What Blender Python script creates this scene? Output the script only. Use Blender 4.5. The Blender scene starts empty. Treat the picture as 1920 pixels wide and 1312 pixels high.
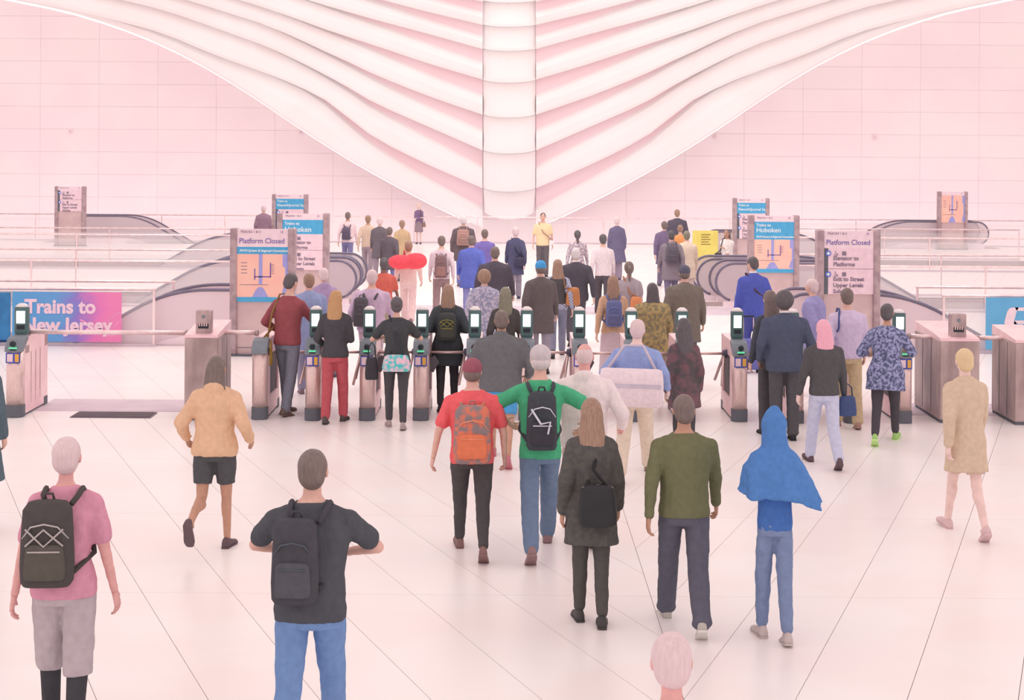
import bpy, math, random
from mathutils import Vector, Matrix, Euler
S = bpy.context.scene
COL = S.collection
rnd = random.Random(7)
sin, cos, pi = math.sin, math.cos, math.pi

# ------------------------------------------------------------------ camera
F, HC, VX, VY, ROLL = 3000.0, 3.42, 955.0, 288.0, 0.0070
cd = bpy.data.cameras.new('camera'); cam = bpy.data.objects.new('camera', cd); COL.objects.link(cam)
cam.location = (0, 0, HC)
CM = Matrix.Rotation(pi/2, 3, 'X') @ Matrix.Rotation(ROLL, 3, 'Z')
cam.rotation_euler = CM.to_euler()
cd.sensor_width = 36; cd.lens = 36*F/1920
cd.shift_x = (960-VX)/1920; cd.shift_y = -(656-VY)/1920
cd.clip_end = 300
S.camera = cam

# ------------------------------------------------------------------ light of the hall
def lin(c):
    c = c/255.0
    return c/12.92 if c <= .04045 else ((c+.055)/1.055)**2.4
w = bpy.data.worlds.new('world'); S.world = w; w.use_nodes = True
bg = w.node_tree.nodes['Background']
bg.inputs[0].default_value = (1.0, .815, .80, 1); bg.inputs[1].default_value = 1.14
def area(name, loc, rot, sx, sy, power, col):
    l = bpy.data.lights.new(name, 'AREA'); l.shape = 'RECTANGLE'; l.size = sx; l.size_y = sy
    l.energy = power; l.color = col
    o = bpy.data.objects.new(name, l); COL.objects.link(o); o.location = loc; o.rotation_euler = rot
    return o
area('skylight', (0, 44, 17), (math.radians(22), 0, 0), 5, 40, 2300, (1, .93, .87))
area('wall_wash_fill', (0, 62.6, -2.2), (math.radians(150), 0, 0), 44, 1.2, 540, (1, .84, .84))  # unseen uplight added below the floor edge to brighten wall and ribs
S.view_settings.view_transform = 'Standard'; S.view_settings.look = 'None'
S.view_settings.gamma = 1; S.view_settings.use_curve_mapping = False
S.view_settings.exposure = 0.0

# ------------------------------------------------------------------ placing
def ray(x, y):
    return CM @ Vector(((x-VX)/F, -(y-VY)/F, -1.0))
def P(x, y, Y):
    d = ray(x, y); t = Y/d.y
    return Vector((d.x*t, Y, HC+d.z*t))
def G(x, y, z=0.0):
    d = ray(x, y); t = (z-HC)/d.z
    return Vector((d.x*t, d.y*t, z))

# ------------------------------------------------------------------ materials
MATS = {}
ILL = (1.10, .90, .88)
def alb(c, k=1.0):
    return tuple(min(.93, lin(v)/i*k) for v, i in zip(c, ILL))
def mat(name, c, rough=.8, metal=0.0, c2=None, scale=8.0, bump=0.0, pat='noise', raw=False, spec=.3, stretch=(1,1,1), tint_var=0.0, soft=False):
    key = (name, c, rough, metal, c2, scale, bump, pat)
    if key in MATS: return MATS[key]
    m = bpy.data.materials.new(name); m.use_nodes = True; nt = m.node_tree; N = nt.nodes; L = nt.links
    b = N['Principled BSDF']; b.inputs['Roughness'].default_value = rough; b.inputs['Metallic'].default_value = metal
    b.inputs['Specular IOR Level'].default_value = spec
    a = alb(c) if not raw else tuple(lin(v) for v in c)
    a2 = (alb(c2) if not raw else tuple(lin(v) for v in c2)) if c2 else tuple(v*.86 for v in a)
    tc = N.new('ShaderNodeTexCoord'); mp = N.new('ShaderNodeMapping'); mp.inputs['Scale'].default_value = stretch
    L.new(tc.outputs['Object'], mp.inputs[0])
    if pat == 'voronoi':
        t = N.new('ShaderNodeTexVoronoi'); fac = t.outputs['Color']
    elif pat == 'wave':
        t = N.new('ShaderNodeTexWave'); fac = t.outputs['Fac']; t.inputs['Distortion'].default_value = 2
    elif pat == 'check':
        t = N.new('ShaderNodeTexChecker'); fac = t.outputs['Fac']
    else:
        t = N.new('ShaderNodeTexNoise'); fac = t.outputs['Fac']; t.inputs['Detail'].default_value = 4
    t.inputs['Scale'].default_value = scale
    L.new(mp.outputs[0], t.inputs['Vector'])
    r = N.new('ShaderNodeValToRGB'); L.new(fac, r.inputs[0])
    e = r.color_ramp.elements; 
    if c2 and not soft: e[0].position = .42; e[1].position = .58
    else: e[0].position = .3; e[1].position = .7
    e[0].color = (*a, 1); e[1].color = (*a2, 1)
    out = r.outputs[0]
    if tint_var:
        oi = N.new('ShaderNodeObjectInfo'); hv = N.new('ShaderNodeHueSaturation')
        mr = N.new('ShaderNodeMapRange'); mr.inputs[3].default_value = 1-tint_var; mr.inputs[4].default_value = 1+tint_var*.3
        L.new(oi.outputs['Random'], mr.inputs[0]); L.new(mr.outputs[0], hv.inputs['Value']); L.new(out, hv.inputs['Color']); out = hv.outputs[0]
    L.new(out, b.inputs['Base Color'])
    if bump:
        t2 = N.new('ShaderNodeTexNoise'); t2.inputs['Scale'].default_value = 9; t2.inputs['Detail'].default_value = 3
        mp2 = N.new('ShaderNodeMapping'); mp2.inputs['Scale'].default_value = (1.3, 1.3, .55)
        L.new(tc.outputs['Object'], mp2.inputs[0]); L.new(mp2.outputs[0], t2.inputs['Vector'])
        bp = N.new('ShaderNodeBump'); bp.inputs['Strength'].default_value = bump; bp.inputs['Distance'].default_value = .03
        L.new(t2.outputs['Fac'], bp.inputs['Height']); L.new(bp.outputs[0], b.inputs['Normal'])
    MATS[key] = m
    return m
def fade(c, f=.16): return tuple(v*(1-f)+p*f for v, p in zip(c, (250,216,212))) if c else None
def cloth(c, c2=None, scale=22, pat='noise'):
    c, c2 = fade(c), fade(c2)
    return mat('fabric', c, .9, 0, c2, scale, .7, pat, spec=.15)
def emit(name, c, k=1.0):
    m = bpy.data.materials.new(name); m.use_nodes = True; nt = m.node_tree; b = nt.nodes['Principled BSDF']
    b.inputs['Base Color'].default_value = (*[lin(v) for v in c], 1)
    b.inputs['Emission Color'].default_value = (*[lin(v) for v in c], 1); b.inputs['Emission Strength'].default_value = k
    return m
def glass(name, c, op):
    m = bpy.data.materials.new(name); m.use_nodes = True; nt = m.node_tree; N = nt.nodes; L = nt.links
    b = N['Principled BSDF']; b.inputs['Base Color'].default_value = (*alb(c), 1); b.inputs['Roughness'].default_value = .12
    t = N.new('ShaderNodeBsdfTransparent'); mx = N.new('ShaderNodeMixShader')
    n = N.new('ShaderNodeTexNoise'); n.inputs['Scale'].default_value = 1.5
    mr = N.new('ShaderNodeMapRange'); mr.inputs[3].default_value = op*.85; mr.inputs[4].default_value = op*1.15
    L.new(n.outputs['Fac'], mr.inputs[0]); L.new(mr.outputs[0], mx.inputs[0])
    L.new(t.outputs[0], mx.inputs[1]); L.new(b.outputs[0], mx.inputs[2])
    L.new(mx.outputs[0], N['Material Output'].inputs['Surface'])
    return m

STEEL = mat('brushed_steel', (240,218,214), .36, .5, (214,188,186), 30, 0, stretch=(30,30,.6), raw=True)
STEEL_DK = mat('grey_metal', (190,170,170), .42, .4, (168,150,152), 12, 0, stretch=(1,1,.3), raw=True)
POST = mat('sign_post_metal', (184,164,168), .45, .35, (164,144,150), 6, 0, raw=True)
POST_LT = mat('sign_body_metal', (212,190,190), .45, .3, (204,180,182), 3, 0, raw=True)
RUBBER = mat('black_rubber', (96,88,108), .5)
DKBASE = mat('charcoal_plastic', (108,104,112), .6)
TEAL = mat('green_grey_plastic', (92,112,112), .45)
GREYP = mat('grey_plastic', (134,132,140), .5)
WHITE = mat('white_plastic', (250,226,224), .5)
DARK = mat('dark_plastic', (50,52,58), .6)
BLUE = mat('blue_print', (88,168,212), .6)
WALLM = mat('pink_marble', (254,218,220), .55, 0, (254,222,222), .35, 0, tint_var=.02)
FLOORM = mat('floor_marble', (255,232,228), .30, 0, (255,228,224), .8, 0, spec=.25, tint_var=.02)
JOINT = mat('floor_joint', (196,158,160), .9)
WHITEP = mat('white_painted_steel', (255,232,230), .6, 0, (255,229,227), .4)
GAP_SHADE = mat('rose_gap_shade', (255,212,216), .6, 0, (255,209,213), .4)  # rose tone stands in for the shade in the gaps between ribs
SCREEN = emit('lit_screen', (238,255,250), 1.15)
GREENL = emit('green_light', (90,200,150), .7)
LEDM = emit('light_strip_glow', (255,246,244), 1.3)

# ------------------------------------------------------------------ meshes
class MB:
    def __init__(s): s.v = []; s.f = []
    def add(s, v, f):
        k = len(s.v); s.v += [tuple(p) for p in v]; s.f += [tuple(i+k for i in q) for q in f]
    def box(s, x0, x1, y0, y1, z0, z1):
        s.add([(x0,y0,z0),(x1,y0,z0),(x1,y1,z0),(x0,y1,z0),(x0,y0,z1),(x1,y0,z1),(x1,y1,z1),(x0,y1,z1)],
              [(0,3,2,1),(4,5,6,7),(0,1,5,4),(1,2,6,5),(2,3,7,6),(3,0,4,7)]); return s
    def prism(s, poly, z0, z1, T=None):
        n = len(poly); v = [(a,b,z0) for a,b in poly]+[(a,b,z1) for a,b in poly]
        if T: v = [T(p) for p in v]
        s.add(v, [tuple(range(n-1,-1,-1)), tuple(range(n,2*n))]+[(i,(i+1)%n,n+(i+1)%n,n+i) for i in range(n)]); return s
    def loft(s, rings, closed=True):
        n = len(rings[0]); v = [p for r in rings for p in r]; f = []
        for i in range(len(rings)-1):
            for j in range(n):
                a = i*n+j; b = i*n+(j+1)%n
                f.append((a, b, b+n, a+n))
        if closed:
            f.append(tuple(range(n-1,-1,-1))); k = (len(rings)-1)*n; f.append(tuple(range(k, k+n)))
        s.add(v, f); return s
    def tube(s, pts, r, n=8, closed=True):
        pts = [Vector(p) for p in pts]; rs = r if isinstance(r, (list, tuple)) else [r]*len(pts)
        rings = []; up = None
        for i, p in enumerate(pts):
            d = (pts[min(i+1, len(pts)-1)]-pts[max(i-1, 0)]).normalized()
            if up is None or abs(up.dot(d)) > .95:
                up = Vector((0,0,1)) if abs(d.z) < .9 else Vector((0,1,0))
            a = d.cross(up).normalized(); b = a.cross(d).normalized(); up = b
            rings.append([p+(a*cos(2*pi*k/n)+b*sin(2*pi*k/n))*rs[i] for k in range(n)])
        s.loft(rings, closed); return s
    def cap(s, p, q, r1, r2, n=10):
        p, q = Vector(p), Vector(q); d = (q-p)
        d = d.normalized() if d.length > 1e-6 else Vector((0,0,1))
        s.tube([p-d*r1*.85, p-d*r1*.5, p, q, q+d*r2*.5, q+d*r2*.85], [r1*.5, r1*.86, r1, r2, r2*.86, r2*.5], n); return s
    def ell(s, c, rx, ry, rz, n=12, m=8, R=None):
        rings = []
        for i in range(1, m):
            t = pi*i/m-pi/2
            ring = []
            for k in range(n):
                a = 2*pi*k/n
                v = Vector((rx*cos(t)*cos(a), ry*cos(t)*sin(a), rz*sin(t)))
                if R: v = R @ v
                ring.append(Vector(c)+v)
            rings.append(ring)
        s.loft(rings); return s
    def quad(s, a, b, c, d): s.add([a,b,c,d], [(0,1,2,3)]); return s
    def obj(s, name, m, parent=None, smooth=False, bevel=0):
        me = bpy.data.meshes.new(name); me.from_pydata(s.v, [], s.f); me.materials.append(m)
        if smooth: me.polygons.foreach_set('use_smooth', [True]*len(me.polygons))
        me.validate(); me.update()
        o = bpy.data.objects.new(name, me); COL.objects.link(o)
        if parent: o.parent = parent
        if bevel:
            b = o.modifiers.new('bevel', 'BEVEL'); b.width = bevel; b.segments = 2; b.limit_method = 'ANGLE'
        return o
def empty(name, loc=(0,0,0), rz=0.0):
    o = bpy.data.objects.new(name, None); COL.objects.link(o); o.location = loc; o.rotation_euler = (0,0,rz); o.empty_display_size = .1
    return o
def tag(o, label=None, cat=None, group=None, kind=None):
    if label: o['label'] = label
    if cat: o['category'] = cat
    if group: o['group'] = group
    if kind: o['kind'] = kind
    return o
def copy_tree(o, parent=None):
    c = o.copy(); COL.objects.link(c); c.parent = parent
    for ch in list(o.children): copy_tree(ch, c)
    return c
def ell2(cx, cy, z, rx, ry, n=16, e=2.0):
    out = []
    for k in range(n):
        a = 2*pi*k/n; ca, sa = cos(a), sin(a)
        out.append(Vector((cx+rx*math.copysign(abs(ca)**(2/e), ca), cy+ry*math.copysign(abs(sa)**(2/e), sa), z)))
    return out
TEXTS = []
def text(name, s, size, loc, m, parent, align='LEFT', bold=0.0, shear=0.0, sx=1.0):
    cu = bpy.data.curves.new(name, 'FONT'); cu.body = s; cu.size = size; cu.align_x = align; cu.extrude = .003
    cu.offset = bold; cu.shear = shear; cu.resolution_u = 3; cu.space_line = .95
    o = bpy.data.objects.new(name, cu); COL.objects.link(o); o.parent = parent
    o.location = loc; o.rotation_euler = (pi/2, 0, 0); o.scale = (sx, 1, 1); cu.materials.append(m)
    TEXTS.append(o); return o
def bake_texts():
    bpy.context.view_layer.update(); dg = bpy.context.evaluated_depsgraph_get()
    for o in TEXTS:
        me = bpy.data.meshes.new_from_object(o.evaluated_get(dg)); n = o.name
        q = bpy.data.objects.new('tmp', me); COL.objects.link(q); q.parent = o.parent
        q.location = o.location; q.rotation_euler = o.rotation_euler; q.scale = o.scale
        bpy.data.objects.remove(o); q.name = n

# ------------------------------------------------------------------ the floor
def clip(poly, nx, ny, c):          # keep nx*x+ny*y <= c
    out = []
    for i in range(len(poly)):
        a, b = poly[i], poly[(i+1) % len(poly)]
        da, db = nx*a[0]+ny*a[1]-c, nx*b[0]+ny*b[1]-c
        if da <= 0: out.append(a)
        if (da < 0 < db) or (db < 0 < da):
            t = da/(da-db); out.append((a[0]+(b[0]-a[0])*t, a[1]+(b[1]-a[1])*t))
    return out if len(out) > 2 else []
WELLS = [(-14, -4.95, 28.15, 29.5), (5.9, 14, 28.15, 29.5), (-15, -5.8, 35.9, 38.9), (5.6, 15, 35.9, 38.9),
         (-17, -8.3, 46.9, 49.6), (7.9, 17, 50.2, 52.9), (-14.2, -9, 59.2, 60.6), (12.2, 15.4, 59.2, 60.6)]
FX0, FX1, FY0, FY1 = -20.5, 20.5, 4.3, 61.0
def cut(polys, r):
    out = []
    for p in polys:
        if max(a[1] for a in p) < r[2] or min(a[1] for a in p) > r[3] or max(a[0] for a in p) < r[0] or min(a[0] for a in p) > r[1]:
            out.append(p); continue
        for q in (clip(p, 1,0,r[0]), clip(p, -1,0,-r[1])):
            if q: out.append(q)
        mid = clip(clip(p, -1,0,-r[0]) or [(0,0)], 1,0,r[1])
        if mid:
            for q in (clip(mid, 0,1,r[2]), clip(mid, 0,-1,-r[3])):
                if q: out.append(q)
    return out
floor = tag(empty('floor'), 'pale pink marble slab floor of the station hall', kind='structure')
del floor['label']
base = [[(FX0,FY0),(FX1,FY0),(FX1,FY1),(FX0,FY1)]]
for r in WELLS: base = cut(base, r)
mb = MB()
for p in base: mb.prism(p, -.35, -.012)
mb.obj('floor_bed', JOINT, floor)
SEAM, W_, L_, g = 1.12, .70, 2.7, .0024
pieces = []
for side in (-1, 1):
    sl = .40*side if side < 0 else .365
    for j in range(int((FY1-FY0)/L_)+1):
        y0 = FY0+j*L_; y1 = min(y0+L_, FY1)
        for i in range(-32, 60):
            xs = SEAM+side*(i*W_)+(j % 2)*.0
            a0 = xs+sl*(y0-FY0); a1 = xs+sl*(y1-FY0); q = side*W_
            poly = [(a0,y0),(a0+q,y0),(a1+q,y1),(a1,y1)]
            if side < 0: poly = poly[::-1]
            # joints: shrink by clipping on every side
            cx = sum(p[0] for p in poly)/4
            poly = [(p[0]+(g if p[0] < cx else 0)*0, p[1]) for p in poly]
            n1 = Vector((1, -sl)).normalized()
            c0 = n1.x*a0+n1.y*y0; c1 = n1.x*(a0+q)+n1.y*y0
            lo, hi = min(c0, c1)+g, max(c0, c1)-g
            poly = clip(poly, n1.x, n1.y, hi)
            poly = poly and clip(poly, -n1.x, -n1.y, -lo)
            poly = poly and clip(poly, 0, 1, y1-g)
            poly = poly and clip(poly, 0, -1, -(y0+g))
            poly = poly and (clip(poly, 1, 0, SEAM-g) if side < 0 else clip(poly, -1, 0, -(SEAM+g)))
            poly = poly and clip(poly, 1, 0, FX1)
            poly = poly and clip(poly, -1, 0, -FX0)
            if not poly: continue
            ps = [poly]
            for r in WELLS: ps = cut(ps, r)
            for p in ps:
                mx = sum(v[0] for v in p)/len(p); my = sum(v[1] for v in p)/len(p)
                px = abs(mx)*F/my
                pieces.append((my+(0 if px < 1000 else 100), mx, p))
pieces.sort(key=lambda t: t[0])
rest = MB()
for k, (d, mx, p) in enumerate(pieces):
    if k < 290 and d < 100: MB().prism(p, -.03, 0).obj('floor_slab', FLOORM, floor)
    else: rest.prism(p, -.03, 0)
o = rest.obj('floor_slab_field', FLOORM, floor); o['kind'] = 'stuff'
# escalator wells: lining walls and bottoms
mb = MB()
for x0, x1, y0, y1 in WELLS:
    t = .06
    mb.box(x0-t, x1+t, y0-t, y0-.001, -3.9, -.013); mb.box(x0-t, x1+t, y1+.001, y1+t, -3.9, -.013)
    mb.box(x0-t, x0-.001, y0, y1, -3.9, -.013); mb.box(x1+.001, x1+t, y0, y1, -3.9, -.013)
mb.box(-30, 30, 24, 66, -4.1, -3.91)
mb.obj('well_lining', WHITEP, floor)
STRIPE = mat('grey_floor_strip', (222,190,198), .5, 0, (214,182,192), 3)
for nm, (xa, ya, xb, yb) in enumerate([(560,588,1400,574), (60,771,345,749), (1700,779,1920,757)]):
    a = G((xa+xb)/2, ya); b = G((xa+xb)/2, yb)
    X0 = G(xa, ya).x; X1 = G(xb, ya).x
    MB().box(X0, X1, a.y, b.y, 0, .006).obj('trim_%d' % (nm+1), STRIPE)['kind'] = 'structure'
m = G(131, 783); m2 = G(283, 783)
gr = empty('floor_grate', (0,0,0)); tag(gr, 'dark metal floor grate set in front of the left gate opening', 'grate')
MB().box(m.x, m2.x, m.y, m.y+.42, 0, .012).obj('frame', mat('grate_metal', (128,104,112), .5), gr)
s_ = MB()
for i in range(9): s_.box(m.x+.02, m2.x-.02, m.y+.02+i*.044, m.y+.045+i*.044, .012, .018)
s_.obj('slats', mat('grate_bar', (112,92,100), .5), gr)['kind'] = 'stuff'

# ------------------------------------------------------------------ back wall of marble panels
YW = 66.0
wall = tag(empty('wall_back'), kind='structure')
MB().box(-30, 30, YW+.03, YW+.3, -4.2, 13).obj('wall_core', mat('wall_joint', (250,212,216), .9), wall)
U = [   # upper edges of the ribs, left of the spine: x -> y as seen from the gallery
 [(905,389),(800,332),(700,270),(640,218),(585,173),(475,122),(400,93),(300,52),(200,25),(100,2),(-100,-34)],
 [(905,312),(800,255),(700,200),(625,149),(500,82),(400,42),(300,8),(200,-16),(100,-36),(-100,-70)],
 [(906,243),(800,196),(700,146),(640,112),(500,42),(400,6),(300,-24),(200,-50),(100,-70),(-100,-100)],
 [(907,179),(800,136),(700,92),(600,50),(500,10),(400,-25),(300,-52),(200,-76),(100,-95),(-100,-130)],
 [(906,117),(800,78),(700,42),(600,5),(500,-30),(400,-60),(300,-90),(200,-110),(100,-130),(-100,-160)],
 [(908,68),(800,34),(700,0),(600,-34),(500,-66),(400,-95),(300,-120),(200,-140),(100,-160),(-100,-190)],
 [(908,22),(800,-8),(700,-38),(600,-70),(500,-100),(400,-128),(300,-150),(200,-170),(100,-190),(-100,-220)],
 [(908,-22),(800,-50),(700,-80),(600,-110),(500,-140),(400,-165),(300,-190),(200,-205),(100,-220),(-100,-250)]]
GAP = [36, 30, 28, 30, 26, 22, 20, 20]
L1 = [(900,425),(840,399),(750,353),(650,297),(560,240),(450,166),(350,108),(250,62),(130,22),(40,2),(-100,-26)]
def cat(pts, x):
    pts = sorted(pts)
    for i in range(len(pts)-1):
        if pts[i][0] <= x <= pts[i+1][0] or i == len(pts)-2:
            p0 = pts[max(i-1,0)]; p1 = pts[i]; p2 = pts[i+1]; p3 = pts[min(i+2,len(pts)-1)]
            t = (x-p1[0])/(p2[0]-p1[0]); h = p2[0]-p1[0]
            m1 = (p2[1]-p0[1])/(p2[0]-p0[0]); m2_ = (p3[1]-p1[1])/(p3[0]-p1[0])
            return ((2*t**3-3*t*t+1)*p1[1]+(t**3-2*t*t+t)*h*m1+(-2*t**3+3*t*t)*p2[1]+(t**3-t*t)*h*m2_)
    return pts[-1][1]
def arch(x): return cat(L1, x if x < VX else 2*VX-x)
PW, PH = 2.42, .93
for r in range(14):
    z0 = -2.2+r*PH
    for c in range(-10, 10):
        x0 = c*PW+(r % 2)*.0
        pxc = VX+(x0+PW/2)*F/YW; pyb = VY-(z0-HC)*F/YW
        if abs(pxc) > 5000: continue
        mbp = MB().box(x0+.0025, x0+PW-.0025, YW+rnd.uniform(-.003,.003), YW+.03, z0+.0025, z0+PH-.0025)
        mbp.obj('wall_panel', WALLM, wall)
LAMP = mat('wall_boss_metal', (255,214,216), .4)
for x, y in ((132,246), (565,247), (1340,255), (1640,257)):
    p = P(x, y, YW-.02); d = MB()
    d.tube([(p.x, YW-.05, p.z), (p.x, YW-.003, p.z)], .10, 16); o = d.obj('wall_boss', LAMP, wall)
    MB().tube([(p.x, YW-.07, p.z), (p.x, YW-.05, p.z)], .035, 10).obj('wall_boss_cap', STRIPE, wall)

# ------------------------------------------------------------------ ceiling: ribs and spine
ceil = tag(empty('ceiling'), kind='structure')
XS = [905, 880, 850, 810, 770, 730, 690, 650, 610, 570, 530, 480, 430, 380, 330, 280, 230, 180, 130, 80, 30, -20, -80]
for side in (-1, 1):
    for k in range(8):
        Yc = 64.6-.5*k; rings = []; strip = []
        for x in XS:
            t = (905-x)/985.0
            yu = cat(U[k], x)
            gp = 0 if k == 0 else GAP[k-1]*max(0, 1-(905-x)/(330.0 if k == 1 else 285.0))
            yl = cat(L1, x) if k == 0 else cat(U[k-1], x)-gp
            over = 0 if k == 0 or gp > 1 else min(10, (9-0))*min(1, max(0, (905-x-285)/200))
            Yd = Yc-9*t**1.6
            xx = x if side < 0 else 2*VX-x
            f = [P(xx, yl+over, Yd), P(xx, yu, Yd)]
            th = .75
            lo, hi = f; mid = (lo+hi)/2; hgt = (hi-lo)
            b = min(.12, hgt.length*.2); hv = hgt.normalized()
            ring = [lo+Vector((0,b,0)), lo+hv*b, mid+Vector((0,-.10,0)), hi-hv*b, hi+Vector((0,b,0)),
                    hi+Vector((0,th,0)), lo+Vector((0,th,0))]
            rings.append(ring)
            if k == 0: strip.append(lo+Vector((0, th+.03, -.03)))
        m = MB().loft(rings if side < 0 else [r[::-1] for r in rings])
        m.obj('rib', WHITEP, ceil, smooth=False, bevel=0)
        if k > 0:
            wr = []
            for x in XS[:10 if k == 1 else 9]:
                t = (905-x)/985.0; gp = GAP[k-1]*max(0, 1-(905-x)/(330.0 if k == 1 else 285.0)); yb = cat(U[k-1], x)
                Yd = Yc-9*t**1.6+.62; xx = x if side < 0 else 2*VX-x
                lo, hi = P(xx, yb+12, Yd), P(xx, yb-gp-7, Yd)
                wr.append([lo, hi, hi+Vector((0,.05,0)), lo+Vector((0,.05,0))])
            MB().loft(wr if side < 0 else [r[::-1] for r in wr]).obj('gap_shade_plate', GAP_SHADE, ceil)  # plate added behind each rib gap, its colour carries the shade
        if k == 0: MB().tube(strip[1:], .032, 6).obj('light_strip', LEDM, ceil)
# spine vertebrae
bots = [404, 352, 281, 214, 149, 90, 45, 0, -48, -100]
wid = [44, 47, 47, 47, 48, 49, 50, 51, 52, 53]
for k in range(9):
    Yc = 64.4-.38*k
    rings = []
    for fr in (0, .12, .5, 1.0):
        yb = bots[k]+(bots[k+1]-bots[k])*fr
        w_ = wid[k]+(wid[k+1]-wid[k])*fr
        if fr == 0 and k == 0: w_ = 30
        ring = []
        for a in range(13):
            th = -pi/2+pi*a/12
            dx = w_*sin(th)*1.04; sag = (7*cos(th) if fr < .5 else 0)+(7*cos(th) if (fr == 1) else 0)
            q = P(VX+dx, yb+sag, Yc); q.y = Yc-.5*cos(th)*(1 if fr else .9); ring.append(q)
        ring += [Vector((ring[-1].x, Yc+2.2, ring[-1].z)), Vector((ring[0].x, Yc+2.2, ring[0].z))]
        rings.append(ring)
    MB().loft(rings).obj('vertebra', WHITEP, ceil, smooth=False, bevel=.03)
# ------------------------------------------------------------------ railings
RAILM = mat('polished_rail', (250,232,232), .3, .45, (236,214,216), 5, raw=True)
GLASSR = glass('rail_glass', (255,232,232), .16)
def railing(x0, x1, Y, label, h=1.0, step=3.6, glassy=True, r=.024, ends=(1,1)):
    t = empty('glass_railing', (x0, Y, 0)); tag(t, label, 'railing', None)
    Ln = x1-x0
    MB().tube([(0,0,h),(Ln,0,h)], r, 10).obj('top_rail', RAILM, t, True)
    n = max(1, round(abs(Ln)/step)); post = None
    for i in range(n+1):
        x = Ln*i/n
        x = max(.03, min(Ln-.03, x))
        MB().box(x-.018, x+.018, -.02, .02, 0, h-r*.6).obj('post', RAILM, t)
        if i < n and glassy:
            MB().box(Ln*i/n+.05, Ln*(i+1)/n-.05, -.006, .006, .06, h-.12).obj('glass_panel', GLASSR, t)
    MB().box(0, Ln, -.03, .03, 0, .05).obj('base_channel', STRIPE, t)
    return t
xl = G(292, 650).x
railing(-13.5, -6.17, 28.0, 'nearest glass railing on the left, behind the banner reading Trains to New Jersey')
railing(-13.5, -6.17, 29.65, 'glass railing on the left just past the nearest escalator, above the banner')
railing(-15, -6.0, 35.2, 'left glass railing on the near side of the second escalator, ending at the map sign')
railing(-15, -6.2, 39.2, 'left glass railing on the far side of the second escalator')
railing(-17, -8.0, 46.3, 'left glass railing with the bright top rail before the third escalator')
railing(-17, -8.0, 50.1, 'left glass railing just past the third escalator')
railing(7.55, 13.5, 27.85, 'nearest glass railing on the right, ending beside the blue banner with a white symbol')
railing(7.55, 13.5, 29.65, 'second glass railing on the right, above the blue banner with a white symbol')
railing(6.0, 15, 35.2, 'right glass railing on the near side of the escalator behind the blue-topped map sign')
railing(6.2, 15, 39.2, 'right glass railing on the far side of the escalator behind the blue-topped map sign')
railing(8.0, 17, 47.5, 'right glass railing with the bright top rail behind the elevator sign')
railing(8.0, 17, 53.2, 'right glass railing in front of the small far map sign')
railing(-20.4, 20.4, 60.85, 'long glass railing across the far edge of the hall', step=2.4)

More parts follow.
